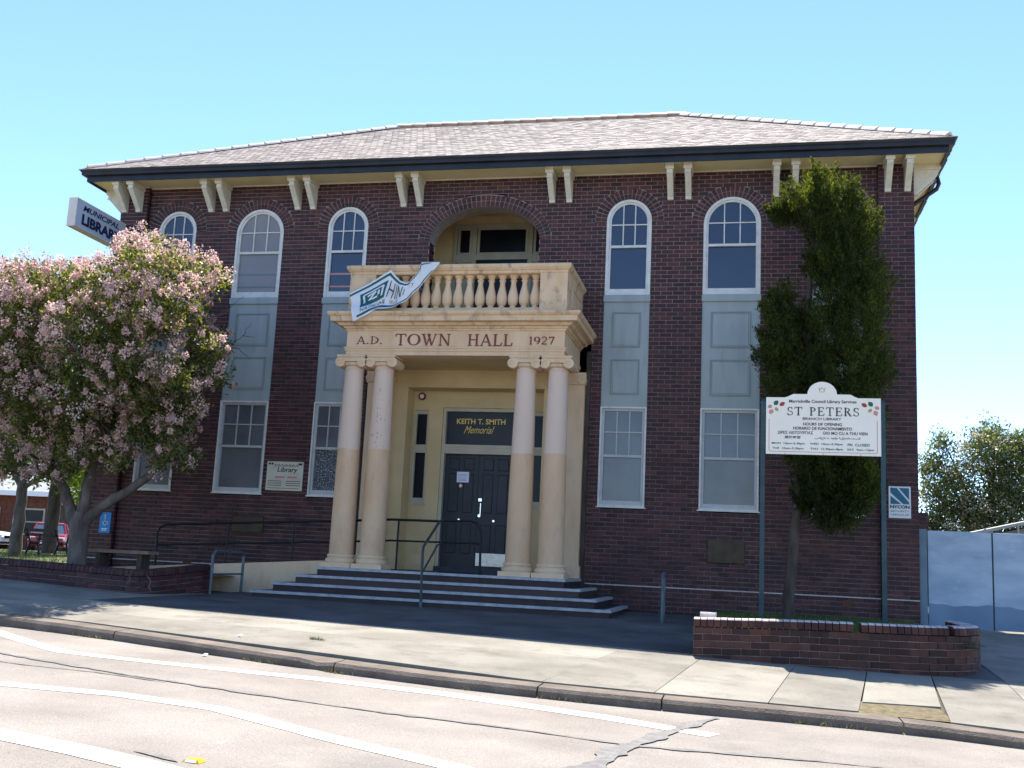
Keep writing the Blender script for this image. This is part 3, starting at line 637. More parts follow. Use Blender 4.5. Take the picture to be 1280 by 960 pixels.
# eaves, gutter, brackets
EX, EY0, EY1, ZG = 9.19, -.83, 10.1, 9.05
def loop4(p): return [(-EX - p, EY0 - p), (EX + p, EY0 - p), (EX + p, EY1 + p), (-EX - p, EY1 + p)]
def sweep4(name, prof, m, parent, closed=True):
    mb = MB(); n = len(prof)
    for p, z in prof:
        for x, y in loop4(p): mb.v.append((x, y, z))
    for i in range(n if closed else n - 1):
        i2 = (i + 1) % n
        for k in range(4): mb.f.append((i * 4 + k, i * 4 + (k + 1) % 4, i2 * 4 + (k + 1) % 4, i2 * 4 + k))
    return mb.build(name, m, parent)
sweep4('gutter', [(-.115, 8.915), (-.03, 8.925), (-.02, 8.95), (-.02, 8.985), (.0, 9.01), (.012, 9.05), (-.012, 9.05), (-.03, 8.99), (-.115, 8.98)], 'gutter', H)
sweep4('fascia', [(-.14, 8.80), (-.112, 8.80), (-.112, 9.03), (-.14, 9.03)], 'gutter', H)
mb = MB(); zs = 8.855
for p in loop4(-.141): mb.v.append((*p, zs))
mb.v += [(-8.50, 0, zs), (8.50, 0, zs), (8.50, 9.2, zs), (-8.50, 9.2, zs)]
for k_ in range(4): mb.f.append((k_, k_ + 4, (k_ + 1) % 4 + 4, (k_ + 1) % 4))
soff = mb.build('soffit', 'soffit', H)
MB().box(-7.87, 7.87, -.03, .006, 8.83, 8.853).box(-8.56, -7.86, -.155, -.126, 8.83, 8.853).box(7.86, 8.56, -.155, -.126, 8.83, 8.853).box(8.536, 8.566, -.12, 9.2, 8.83, 8.853).build('soffit_bead', 'bracket', H)
def bracket(org, right, out):
    o = Vector(org); r_ = Vector(right); f = Vector(out); mb = MB()
    prof = [(0, 8.25), (.085, 8.245), (.10, 8.30), (.26, 8.46), (.45, 8.645), (.475, 8.69), (.475, 8.745), (0, 8.745)]
    q = lambda s: (lambda a, b: tuple(o + r_ * s + f * a + Vector((0, 0, b))))
    mb.prism(prof, q(-.058), q(.058))
    mb.prism([(0, 8.746), (.50, 8.746), (.53, 8.80), (.53, 8.853), (0, 8.853)], q(-.085), q(.085))
    mb.prism([(.49, 8.655), (.492, 8.655), (.494, 8.67), (.49, 8.67)], q(-.064), q(.064))
    return mb.build('bracket', 'bracket', H)
for c in (1.62, 4.06, 6.14, 8.23):
    for s in (-1, 1):
        for d in (-.18, .18):
            bracket((s * c + d, -.125 if c > 8 else 0, 0), (1, 0, 0), (0, -1, 0))
for s in (-1, 1):
    for yy in (.08, .42, 3.2, 3.56, 6.0, 6.36): bracket((s * 8.535, yy, 0), (0, s, 0), (s, 0, 0))
MB().tube([(9.08, .75, 8.98), (9.14, .75, 8.72), (9.10, .76, 8.62), (8.64, .8, 8.30), (8.60, .8, 8.2), (8.60, .8, .2)], .045, 8).build('downpipe', 'gutter', H)
MB().box(8.53, 8.54, 1, 2, 1, 1.01).build('downpipe_clip', 'gutter', H)

# hipped roof with shingles
RX, RY, RZ = 3.72, 4.63, 12.12
e0 = [(-EX - .02, EY0 - .02, ZG - .005), (EX + .02, EY0 - .02, ZG - .005), (EX + .02, EY1 + .02, ZG - .005), (-EX - .02, EY1 + .02, ZG - .005)]
ra, rb = (-RX, RY, RZ), (RX, RY, RZ)
roof = MB().add(e0 + [ra, rb], [(0, 1, 5, 4), (1, 2, 5), (2, 3, 4, 5), (3, 0, 4)]).build('roof', 'shingle', H)
sh = MB()
def shingle_face(A, B, T0, T1, rows=46):
    A, B, T0, T1 = map(Vector, (A, B, T0, T1)); n = (B - A).cross(T0 - A).normalized()
    for j in range(rows):
        f0, f1 = j / rows, min((j + 1.25) / rows, 1); l0, r0_ = A.lerp(T0, f0), B.lerp(T1, f0); l1, r1 = A.lerp(T0, f1), B.lerp(T1, f1)
        w = (r0_ - l0).length; m = max(1, int(w / .16)); u = (r0_ - l0).normalized(); up = (T0 - A); up = (up - u * up.dot(u)).normalized(); hgt = (l1 - l0).dot(up)
        off = random.random() * .2
        for i in range(m):
            s0, s1 = w * i / m + .004, w * (i + 1) / m - .004; lift = .014 + random.uniform(-.004, .005)
            tl, tr = l0 + u * s0 + up * hgt, l0 + u * s1 + up * hgt
            wl = (l1 - l0).dot(u); wr = w + (r1 - r0_).dot(u)
            if s0 < wl - .02 : tl = l0 + u * min(wl, s1) + up * hgt
            if s1 > wr + .02: tr = l0 + u * max(wr, s0) + up * hgt
            a, b = l0 + u * s0, l0 + u * s1; dz = random.uniform(-.01, .006)
            sh.add([a + n * lift - up * .012 + up * dz, b + n * lift - up * .012 + up * dz, tr + n * .005, tl + n * .005, a - up * .012 + up * dz, b - up * .012 + up * dz], [(0, 1, 2, 3), (4, 5, 1, 0)])
shingle_face(e0[0], e0[1], ra, rb); shingle_face(e0[1], e0[2], rb, rb, 30); shingle_face(e0[3], e0[0], ra, ra, 30)
sh.build('shingles', 'shingle', roof, kind='stuff')
def cap_run(P, Q, step=.42):
    P, Q = Vector(P), Vector(Q); L = (Q - P).length; n = int(L / step); d = (Q - P).normalized(); s = d.cross(Vector((0, 0, 1))).normalized(); u = s.cross(d)
    for i in range(n):
        a = P + d * (L * i / n); b = P + d * (L * (i + 1) / n + .05); mb = MB(); V = []
        for p, w, h in ((a, .12, .058), (a + d * .06, .117, .054), (b, .105, .032)):
            for t in (-1, -.7, -.3, .3, .7, 1): V.append(p + s * (w * t) + u * (h * math.cos(t * 1.35) + .01 - .06 * abs(t) ** 2))
        F = [(k * 6 + q, k * 6 + q + 1, k * 6 + q + 7, k * 6 + q + 6) for k in range(2) for q in range(5)]
        V += [V[0] - u * .05, V[5] - u * .05]; F.append((5, 4, 3, 2, 1, 0, 18, 19))
        mb.add(V, F).build('ridge_tile', 'ridge', roof)
E_ = [Vector(p) for p in e0]
cap_run(E_[0] + Vector((.12, .12, .09)), Vector(ra) + Vector((0, 0, .05))); cap_run(E_[1] + Vector((-.12, .12, .09)), Vector(rb) + Vector((0, 0, .05))); cap_run(Vector(ra) + Vector((-.05, 0, .06)), Vector(rb) + Vector((.1, 0, .06)))

# ------------------------------------------------------------------ balcony recess
MB().add([(-1.62, .41, 5.44), (-1.62, 1.75, 5.44), (-1.62, 1.75, 8.62), (-1.62, .41, 8.62), (1.62, .41, 5.44), (1.62, 1.75, 5.44), (1.62, 1.75, 8.62), (1.62, .41, 8.62)],
         [(0, 1, 2, 3), (4, 7, 6, 5), (1, 5, 6, 2), (3, 2, 6, 7)]).build('balcony_plaster', 'ochre', H)
mb = MB()
for i in range(24):
    q = [ell(0, i / 24), ell(.5, i / 24), ell(.5, (i + 1) / 24), ell(0, (i + 1) / 24)]
    mb.prism(q, lambda x, z: (x, .405, z), lambda x, z: (x, .43, z))
mb.box(-1.7, -1.19, .405, .43, 5.44, 7.49).box(1.19, 1.7, .405, .43, 5.44, 7.49).build('arch_backing', 'ochre', H)
bd = MB().box(-1.14, 1.14, 1.68, 1.74, 8.33, 8.42).box(-1.14, -1.06, 1.68, 1.74, 5.5, 8.33).box(1.06, 1.14, 1.68, 1.74, 5.5, 8.33).box(-.70, -.60, 1.66, 1.74, 5.5, 8.33).box(.60, .70, 1.66, 1.74, 5.5, 8.33).box(-.60, .60, 1.66, 1.735, 7.56, 7.68).box(-1.06, -.70, 1.665, 1.735, 7.5, 7.68).box(.70, 1.06, 1.665, 1.735, 7.5, 7.68).build('balcony_door_frame', 'bone_trim', H)
for a, b in ((-1.05, -.71), (-.59, .59), (.71, 1.05)):
    MB().box(a, a + .06, 1.69, 1.72, 7.68, 8.33).box(b - .06, b, 1.69, 1.72, 7.68, 8.33).box(a + .06, b - .06, 1.69, 1.72, 7.68, 7.74).box(a + .06, b - .06, 1.69, 1.72, 8.27, 8.33).build('transom_frame', 'bone_trim', bd)
    MB().box(a + .06, b - .06, 1.705, 1.715, 7.74, 8.27).build('pane', 'glass_dark', bd)
MB().box(-.6, .6, 1.70, 1.73, 5.5, 7.56).build('balcony_door', 'glass_dark', bd)
for a in (-1.05, .7): MB().box(a, a + .35, 1.70, 1.73, 5.5, 7.5).build('side_panel', 'bone_trim', bd)

# ------------------------------------------------------------------ portico
PE, PD = 2.137, 1.86
def u_sweep(name, prof, m, parent, y_end=0.005, e=PE, d=PD):
    mb = MB(); n = len(prof)
    for p, z in prof:
        mb.v += [(-(e + p), y_end, z), (-(e + p), -(d + p), z), ((e + p), -(d + p), z), ((e + p), y_end, z)]
    for i in range(n - 1):
        for k in range(3): mb.f.append((i * 4 + k, i * 4 + k + 1, i * 4 + 4 + k + 1, i * 4 + 4 + k))
    mb.f.append((0, 3, 2, 1)); mb.f.append(tuple((n - 1) * 4 + k for k in range(4)))
    return mb.build(name, m, parent)
mb = MB().box(-PE, PE, -PD, -1.46, 4.645, 5.15).box(-PE, -1.74, -1.46, 0, 4.645, 5.15).box(1.74, PE, -1.46, 0, 4.645, 5.15)
ent = mb.build('entablature', 'stone', H)
MB().box(-PE - .022, PE + .022, -PD - .022, -PD - .0005, 4.725, 4.795).box(PE + .0005, PE + .022, -PD - .0005, 0, 4.725, 4.795).box(-PE - .022, -PE - .0005, -PD - .0005, 0, 4.725, 4.795).box(-PE - .04, PE + .04, -PD - .04, -PD - .022, 4.772, 4.80).build('architrave_moulding', 'stone', ent)
MB().box(-1.74, 1.74, -1.46, 0, 4.70, 4.76).build('porch_ceiling', 'ochre', H)
u_sweep('cornice', [(-.02, 5.12), (.025, 5.12), (.025, 5.155), (.05, 5.16), (.07, 5.195), (.13, 5.205), (.155, 5.245), (.175, 5.255), (.265, 5.262), (.268, 5.32), (.272, 5.355), (.295, 5.365), (.322, 5.40), (.322, 5.438), (-.02, 5.441)], 'stone_worn', H)
FY = -PD
serif('A.D.', -1.93, -1.41, 4.86, .15, lambda a, b, d: (a, FY - d, b), 'letter', ent)
serif('TOWN', -1.15, -.05, 4.835, .225, lambda a, b, d: (a, FY - d, b), 'letter', ent)
serif('HALL', .285, 1.15, 4.83, .225, lambda a, b, d: (a, FY - d, b), 'letter', ent)
serif('1927', 1.46, 1.95, 4.86, .15, lambda a, b, d: (a, FY - d, b), 'letter', ent)
# columns
CY = -1.66
def volute(mb, x, y0, y1, zc, r_):
    mb.cyl((x, y0, zc), (x, y1, zc), r_, 20)
    sp = [(x + (r_ * .86 * (1 - .17 * t)) * math.cos(-1.57 - t * 1.0), y0 - .004, zc + (r_ * .86 * (1 - .17 * t)) * math.sin(-1.57 - t * 1.0)) for t in np.linspace(0, 4.6, 16)]
    mb.tube(sp, .010, 5); mb.cyl((x, y0 - .012, zc), (x, y0 + .01, zc), r_ * .25, 10)
for cx in (-2.01, -1.40, 1.40, 2.01):
    prof = [(.232, .84)] + [(.232 - .052 * (t ** 1.7), .86 + 3.50 * t) for t in np.linspace(0, 1, 12)] + [(.19, 4.372), (.19, 4.40), (.178, 4.405), (.178, 4.43)]
    c = autosmooth(MB().lathe(cx, CY, prof, 32).build('column', 'column_stone', H), 40)
    b = MB().lathe(cx, CY, [(.275, .685), (.29, .71), (.292, .735), (.275, .765), (.25, .775), (.245, .79), (.262, .80), (.265, .82), (.25, .842), (.234, .845)], 32).build('column_base', 'stone', c); autosmooth(b, 40)
    MB().box(cx - .297, cx + .297, CY - .297, CY + .297, .602, .686).build('plinth', 'stone', c)
    mb = MB().lathe(cx, CY, [(.18, 4.43), (.215, 4.445), (.235, 4.475), (.235, 4.50)], 28)
    for s in (-1, 1): volute(mb, cx + s * .222, CY - .235, CY + .235, 4.505, .098)
    mb.prism([(-.22, 4.535), (-.12, 4.515), (.12, 4.515), (.22, 4.535), (.22, 4.60), (-.22, 4.60)], lambda a, b: (cx + a, CY - .225, b), lambda a, b: (cx + a, CY + .225, b))
    mb.box(cx - .285, cx + .285, CY - .25, CY + .25, 4.601, 4.6445)
    autosmooth(mb.build('capital', 'stone', c), 40)
fl = MB()
def on_col(a, z, cx=-1.40): r_ = .232 - .052 * (max(0, (z - .86) / 3.5) ** 1.7) + .002; return (cx + r_ * math.sin(a), CY - r_ * math.cos(a), z)
random.seed(21)
for _ in range(26):
    a, z = random.gauss(.12, .30), random.choice((2.95, 3.15, 3.4, 3.45, 3.5, 3.7, 3.95)) + random.gauss(0, .06); n_ = random.randint(5, 7); ra_ = random.uniform(.02, .11); rz_ = random.uniform(.008, .03)
    fl.add([on_col(a + ra_ * math.cos(6.283 * q / n_) * random.uniform(.5, 1.2), z + rz_ * math.sin(6.283 * q / n_) * random.uniform(.4, 1.4)) for q in range(n_)], [tuple(range(n_))])
mat('flaked', (0.33, 0.27, 0.22), (0.45, 0.38, 0.30), scale=20, rough=0.9)
fl.build('flaked_paint', 'flaked', [o for o in H.children if o.name.startswith('column') and abs(o.data.vertices[0].co.x + 1.40 - .232) < .05][0], kind='stuff')
# pilasters against the wall, dark strip beside the right one
for s in (-1, 1):
    a, b = sorted((s * 1.74, s * 2.28))
    p = MB().box(a, b, -.17, .3, .6, 4.40).box(a - .03, b + .03, -.20, .3, .6, .84).build('pilaster', 'stone', H)
    mb = MB(); 
    for x in (a + .06, b - .06): volute(mb, x, -.22, 0, 4.50, .095)
    mb.box(a - .02, b + .02, -.2, 0, 4.401, 4.644); mb.build('pilaster_capital', 'stone', p)
    MB().box(*sorted((s * 2.285, s * 2.37)), -.05, .1, .3, 5.1).build('dark_strip', 'black' if s < 0 else 'bark_dark', H)  # dark box between pilaster and brickwork
# porch back wall: opening, reveal, sidelights, doors
OH, OZ = 1.44, 4.33
MB().box(-1.74, -OH, -.02, .5, .55, 4.70).box(OH, 1.74, -.02, .5, .55, 4.70).box(-OH, OH, -.02, .5, OZ, 4.70).box(-OH - .06, OH + .06, -.045, -.02, OZ + .0, OZ + .05).build('porch_wall', 'ochre', H)
BY = .45
bw = MB().box(-OH, -1.425, BY, .75, .55, OZ).box(-1.10, -.80, BY, .75, .55, OZ).box(.80, 1.10, BY, .75, .55, OZ).box(1.425, OH, BY, .75, .55, OZ)
bw.box(-1.425, -1.10, BY, .75, 3.93, OZ).box(1.10, 1.425, BY, .75, 3.93, OZ).box(-.80, .80, BY, .75, 3.99, OZ).box(-1.425, -1.10, BY, .75, .55, 1.97).box(1.10, 1.425, BY, .75, .55, 1.97)
bw.build('entry_wall', 'ochre', H)
MB().box(-1.3, -1.08, BY - .008, BY, .72, .90).build('wall_vent', 'stone', H)
for s in (-1, 1):
    a, b = sorted((s * 1.10, s * 1.425))
    f = MB().box(a, a + .05, .50, .60, 1.97, 3.93).box(b - .05, b, .50, .60, 1.97, 3.93).box(a + .05, b - .05, .50, .60, 3.85, 3.93).box(a + .05, b - .05, .50, .60, 3.03, 3.20).box(a + .05, b - .05, .50, .60, 1.97, 2.08).box(a + .06, b - .06, .49, .50, 3.10, 3.13).box(a - .02, b + .02, .43, .60, 1.93, 1.97).build('sidelight', 'door_trim', H)
    for z0, z1 in ((2.08, 3.03), (3.20, 3.85)): MB().box(a + .05, b - .05, .555, .565, z0, z1).build('pane', 'glass_dark', f)
df = MB().box(-.80, -.735, .50, .66, .60, 3.99).box(.735, .80, .50, .66, .60, 3.99).box(-.735, .735, .50, .66, 3.92, 3.99).box(-.735, .735, .50, .66, 3.03, 3.22).box(-.735, .735, .485, .50, 3.08, 3.11).box(-.735, .735, .485, .50, 3.16, 3.185).build('door_frame', 'door_trim', H)
tr = MB().box(-.735, .735, .60, .612, 3.22, 3.92).build('transom_pane', 'door', df)
text('KEITH T. SMITH', (0, .598, 3.665), (1, 0, 0), (0, 0, 1), 1.05, .115, 'gold', df, bold=.02)
text('Memorial', (-.03, .598, 3.47), (1, 0, 0), (0, 0, 1), .66, .155, 'gold', df, shear=.55)
for s in (-1, 1):
    a, b = sorted((s * .003, s * .733))
    d = MB().box(a, b, .625, .67, .70, 3.03).build('door_leaf', 'door', H)
    for (xa, xb) in ((a + .10, (a + b) / 2 - .05), ((a + b) / 2 + .05, b - .10)):
        for z0, z1 in ((.98, 1.58), (1.82, 2.62), (2.70, 2.95)): MB().cbox(xa, xb, .612, .626, z0, z1, .012).build('door_panel', 'door', d)
    MB().lathe(0, 0, [(.03, 0), (.03, .01)], 8)
    MB().cyl((s * .37 - .0, .60, 1.665), (s * .37, .63, 1.665), .024, 12).build('door_knob', 'chrome', d)
    if s > 0:
        MB().box(.03, .70, .605, .624, .74, 1.0).build('kick_plate', 'kickplate', d)
        MB().box(.03, .10, .60, .624, 2.06, 2.12).box(.075, .09, .59, .61, 1.76, 2.02).cyl((.065, .575, 1.76), (.065, .625, 1.76), .03).build('pull_handle', 'chrome', d)
MB().box(-.80, .80, .40, .70, .60, .70).build('threshold', 'step_tile', H)
# balustrade
bz0, bz1, rz = 5.441, 6.232, 6.41
for s in (-1, 1):
    a, b = sorted((s * 1.63, s * 2.15))
    p = MB().box(a, b, -1.875, -1.42, bz0 + .0, bz1).box(*sorted((s * 1.93, s * 2.15)), -1.42, 0, bz0, bz1).build('pedestal', 'stone_worn', H)
    MB().box(*sorted((s * 2.1505, s * 2.165)), -1.25, -.15, 5.70, 5.72).box(*sorted((s * 2.1505, s * 2.165)), -1.25, -.15, 6.06, 6.08).box(*sorted((s * 2.1505, s * 2.165)), -1.27, -1.25, 5.70, 6.08).build('pedestal_moulding', 'stone', p)
MB().box(-1.63, 1.63, -1.86, -1.52, bz0, 5.57).build('balustrade_plinth', 'stone_worn', H)
ue = lambda p: p
mb = MB()
PR = [(.0, bz1), (.015, 6.25), (.02, 6.285), (.045, 6.30), (.078, 6.345), (.08, 6.40), (.07, rz)]
for p, z in PR: mb.v += [(-(2.14 + p), .005, z), (-(2.14 + p), -(PD + p), z), ((2.14 + p), -(PD + p), z), ((2.14 + p), .005, z), (1.88 - p, .005, z), (1.88 - p, -1.50 + p, z), (-(1.88 - p), -1.50 + p, z), (-(1.88 - p), .005, z)]
for i in range(len(PR) - 1):
    for k_ in range(8): mb.f.append((i * 8 + k_, i * 8 + (k_ + 1) % 8, i * 8 + 8 + (k_ + 1) % 8, i * 8 + 8 + k_))
for o, fl in ((0, 1), ((len(PR) - 1) * 8, 0)):
    for q in ((0, 1, 6, 7), (1, 2, 5, 6), (2, 3, 4, 5)): mb.f.append(tuple(o + i for i in (q[::-1] if fl else q)))
mb.build('balustrade_rail', 'stone_worn', H)
bp = [(r_ * 1.12, z_) for r_, z_ in [(.078, 5.57), (.078, 5.60), (.05, 5.615), (.045, 5.64), (.066, 5.66), (.085, 5.71), (.092, 5.77), (.088, 5.84), (.070, 5.92), (.052, 6.0), (.042, 6.07), (.045, 6.11), (.058, 6.125), (.058, 6.14), (.044, 6.155), (.06, 6.19), (.075, 6.20), (.075, bz1)]]
for i in range(15):
    x = -1.512 + i * .216
    autosmooth(MB().lathe(x, -1.69, bp, 14).build('baluster', 'stone', H), 40)
MB().box(-1.88, 1.88, -1.50, .4, 5.30, 5.442).build('balcony_floor', 'stone', H)

# ------------------------------------------------------------------ steps, ramp, rails
ST = thing('entrance_steps', 'four dark stone entrance steps with pale nosings below the columns', 'steps')
SW = [3.264, 2.978, 2.659, 2.350]; SQ = [2.787, 2.538, 2.29, 2.041]; SZ = [.141, .294, .447, .600]
for i in range(4):
    w, q, z = SW[i], SQ[i], SZ[i]
    s = MB().box(-w + .03, w - .03, -q + .03, -.0 if i < 3 else .45, -.25 if i == 0 else SZ[i - 1] - .02, z - .045).build('step', 'riser', ST)
    for x0 in np.arange(-w + .03, w - .05, .235):       # tile riser bricks
        pass
    MB().box(-w + .12, w - .12, -q + .12, 0 if i < 3 else .45, z - .046, z - .001).build('tread', 'step_tile', s)
    MB().box(-w, w, -q, -q + .12, z - .046, z).box(w - .12, w, -q + .12, 0 - .13, z - .046, z).box(-w, -w + .12, -q + .12, -.13, z - .046, z).build('nosing', 'nosing', s)
RP = thing('access_ramp', 'sloping access ramp with cream rendered side wall left of the steps', 'ramp')
MB().prism([(-7.3, -.1), (-2.36, -.1), (-2.36, .72), (-7.3, .35)], lambda a, b: (a, -1.36, b), lambda a, b: (a, -1.24, b)).build('ramp_wall', 'stone', RP)
MB().prism([(-7.3, -.1), (-2.0, -.1), (-2.0, .595), (-2.4, .595), (-7.3, .12)], lambda a, b: (a, -1.24, b), lambda a, b: (a, -.14, b)).build('ramp_surface', 'forecourt', RP)
HR = thing('ramp_handrail', 'dark twin pipe handrail along the access ramp', 'handrail')
def zrl(x): return interp(x, [(-6.2, 1.26), (-2.43, 1.47), (-1.2, 1.55), (1, 1.56)])
ry = -1.22
MB().tube([(-6.12, ry, .45), (-6.15, ry, 1.08), (-6.10, ry, 1.2), (-5.98, ry, 1.265)] + [(x, ry, zrl(x)) for x in (-4, -2.43, -1.2, -.2)], .024, 8).build('top_rail', 'black', HR)
MB().tube([(-6.15, ry, .85), (-4, ry, .98), (-2.4, ry, 1.07), (-1.2, ry, 1.15), (-.2, ry, 1.16)], .018, 8).build('lower_rail', 'black', HR)
for x, zb in ((-4.6, .45), (-3.2, .55), (-1.06, .6), (-.2, .6)): MB().tube([(x, ry, zb), (x, ry, zrl(x))], .02, 8).build('post', 'black', HR)
SR = thing('step_handrail', 'dark bent pipe handrail running down the middle of the steps', 'handrail')
MB().tube([(-.02, -2.86, .02), (-.04, -2.86, .95), (-.05, -2.80, 1.05), (-.15, -1.62, 1.50), (-.16, -1.5, 1.545), (-.17, -1.3, 1.56)], .024, 8).build('top_rail', 'rail', SR)
MB().tube([(-.03, -2.85, .60), (-.15, -1.6, 1.10), (-.17, -1.28, 1.13)], .018, 8).build('lower_rail', 'rail', SR)
MB().tube([(-.02, -2.86, -.02), (-.02, -2.86, .10)], .032, 8).build('foot_sleeve', 'galv', SR)
LR = thing('landing_rail', 'black hooped rail standing on the landing before the doors', 'rail')
MB().tube([(-.18, ry + .05, 1.565), (.35, ry + .05, 1.585), (.48, ry + .05, 1.54), (.56, ry + .05, 1.40), (.58, ry + .05, .61)], .024, 8).build('hoop', 'black', LR)
MB().tube([(-.18, ry + .05, 1.16), (.57, ry + .05, 1.17)], .018, 8).build('lower_rail', 'black', LR)
MB().lathe(.58, ry + .05, [(.06, .601), (.06, .615)], 10).build('foot_plate', 'black', LR)
def hoop(name, label, a, b, h, lean=0):
    t = thing(name, label, 'barrier rail', group=None); A = Vector(a); B = Vector(b); up = Vector((0, 0, h))
    MB().tube([A - Vector((0, 0, .1)), A + up * .9, A + up + (B - A) * .08, B + up * 1.0 - (B - A) * .08, B + up * .9, B - Vector((0, 0, .1))], .028, 10).build('bent_tube', 'galv', t)
    MB().tube([A + up * .45, B + up * .45], .018, 8).build('cross_bar', 'galv', t)
hoop('hoop_barrier', 'grey bent tube barrier beside the left end of the steps', (-3.93, -3.0, .04), (-3.95, -1.75, .04), .76)
hoop('hoop_barrier', 'grey bent tube barrier beside the right end of the steps', (4.12, -2.9, .01), (4.03, -1.4, .03), .76)

# ------------------------------------------------------------------ fixtures on the building
b = thing('alarm_bell', 'small round red and white alarm bell above the left sidelight', 'bell')
MB().cyl((-1.27, .41, 4.215), (-1.27, BY - .001, 4.215), .082, 20).build('bell_dome', 'red_bell', b); MB().cyl((-1.27, .40, 4.215), (-1.27, .41, 4.215), .048, 16).build('bell_centre', 'sign_white', b)
n = thing('door_notice', 'white paper notice taped to the left door leaf', 'notice')
MB().box(-.46, -.20, .600, .604, 2.44, 2.66).build('sheet', 'paper', n)
m_ = MB()
for zz in (2.60, 2.575, 2.53, 2.50, 2.475): m_.box(-.43, -.23 + random.uniform(-.03, 0), .5985, .5998, zz, zz + .010)
m_.build('print_lines', 'paper_blue', n)
n = thing('door_sticker', 'small round red and white sticker under the door notice', 'sticker')
MB().cyl((-.37, .602, 2.37), (-.37, .606, 2.37), .045, 18).build('disc', 'ink_pink', n); MB().cyl((-.37, .600, 2.37), (-.37, .602, 2.37), .028, 18).build('disc_centre', 'sign_white', n)
p = thing('library_plaque', 'cream library notice board on the brickwork left of the columns', 'plaque')
MB().box(-4.45, -3.63, -.03, -.003, 2.10, 2.71).build('plaque_board', 'plaque_cream', p)
text('Library', (-3.98, -.031, 2.46), (1, 0, 0), (0, 0, 1), .46, .13, 'ink', p, bold=.015, shear=.2)
mb = MB()
for k_ in range(7): x = -4.28 + k_ * .08; mb.tube([(x, -.034, 2.60), (x + .02, -.034, 2.66), (x + .045, -.034, 2.60), (x + .06, -.034, 2.64)], .006, 4)
for x in (-4.39, -4.33, -3.72, -3.68): mb.cyl((x, -.035, 2.66), (x, -.031, 2.66), .025, 7)
mb.build('script_line', 'ink', p)
mb = MB().box(-4.25, -4.03, -.033, -.031, 2.36, 2.40).box(-3.97, -3.76, -.033, -.031, 2.36, 2.40).build('headline', 'ink_pink', p)
mb = MB()
for r_ in range(3):
    zz = 2.29 - r_ * .045
    mb.box(-4.41, -4.10, -.033, -.031, zz, zz + .014).box(-4.0, -3.67, -.033, -.031, zz, zz + .014)
mb.box(-4.41, -3.7, -.033, -.031, 2.145, 2.155).build('small_print', 'ink_grey', p)
p = thing('bronze_tablet', 'dark bronze foundation tablet on the brickwork right of the steps', 'tablet')
MB().cbox(4.73, 5.43, -.03, -.003, 1.02, 1.45, .012).build('tablet_plate', 'bronze', p)
p2 = thing('bronze_tablet', 'dark bronze tablet low on the brickwork behind the ramp rail', 'tablet')
MB().cbox(-5.15, -4.43, -.03, -.003, 1.2, 1.55, .012).build('tablet_plate', 'bronze', p2)
def ypier(z=0): return -.13
p = thing('security_sign', 'white and teal security company sign on the right corner pier', 'sign')
MB().box(8.01, 8.395, -.15, -.132, 1.99, 2.57).build('sign_plate', 'sign_white', p)
T = lambda a, b: (8.01 + a * .385, -.153, 1.99 + b * .58)
mb = MB()
for poly in ([(.08, .95), (.36, .95), (.92, .50), (.92, .44), (.66, .44), (.08, .80)], [(.46, .95), (.92, .95), (.92, .58)], [(.08, .70), (.08, .44), (.56, .44)]):
    mb.add([T(*q) for q in poly], [tuple(range(len(poly)))[::-1]])
mb.build('emblem', 'sign_teal', p)
text('NYCON', (8.2025, -.150, 2.165), (1, 0, 0), (0, 0, 1), .34, .06, 'ink', p, bold=.045)
text('SECURITY', (8.2025, -.150, 2.10), (1, 0, 0), (0, 0, 1), .32, .032, 'ink_grey', p)
text('GROUP', (8.2025, -.150, 2.035), (1, 0, 0), (0, 0, 1), .32, .032, 'ink_grey', p)
p = thing('access_sign', 'blue wheelchair access sign on the left corner pier', 'sign')
MB().box(-8.18, -7.92, -.15, -.132, 1.05, 1.49).build('sign_plate', 'sign_blue', p)
mb = MB().tube([(-8.06, -.153, 1.41), (-8.05, -.153, 1.34), (-8.05, -.153, 1.29), (-7.99, -.153, 1.29), (-7.97, -.153, 1.23)], .009, 5).tube([(-8.05 + .045 * math.cos(t), -.153, 1.265 + .045 * math.sin(t)) for t in np.linspace(2.2, 6.0, 10)], .008, 5).cyl((-8.06, -.156, 1.425), (-8.06, -.15, 1.425), .016, 8)
mb.box(-8.12, -7.98, -.153, -.15, 1.13, 1.15).box(-8.12, -8.0, -.153, -.15, 1.10, 1.115).build('wheelchair_symbol', 'sign_white', p)
p = thing('wall_box', 'small white box fixed high on the left corner pier', 'box')
MB().cbox(-8.12, -7.98, -.22, -.127, 2.42, 2.78, .02).build('casing', 'sign_white', p)
# projecting light box sign at the left corner
p = thing('municipal_sign', 'projecting municipal library lightbox sign at the left corner under the eaves', 'sign')
XA, XB, YA, YB, ZA, ZC = -8.55, -8.35, -1.93, -.14, 7.36, 7.98
MB().box(XA + .006, XB - .006, YA + .006, YB, ZA + .03, ZC - .03).build('light_panel', 'lightbox', p)
MB().box(XA, XB, YA, YB, ZA, ZA + .029).box(XA, XB, YA, YB, ZC - .029, ZC).box(XA, XB, YA - .02, YA + .005, ZA, ZC).build('box_frame', 'lightbox_edge', p)
text('MUNICIPAL', (XB - .004, -1.06, 7.765), (0, 1, 0), (0, 0, 1), 1.32, .125, 'navy', p, bold=.03, shear=.25)
text('LIBRARY', (XB - .004, -1.00, 7.46), (0, 1, 0), (0, 0, 1), 1.46, .235, 'navy', p, bold=.05)

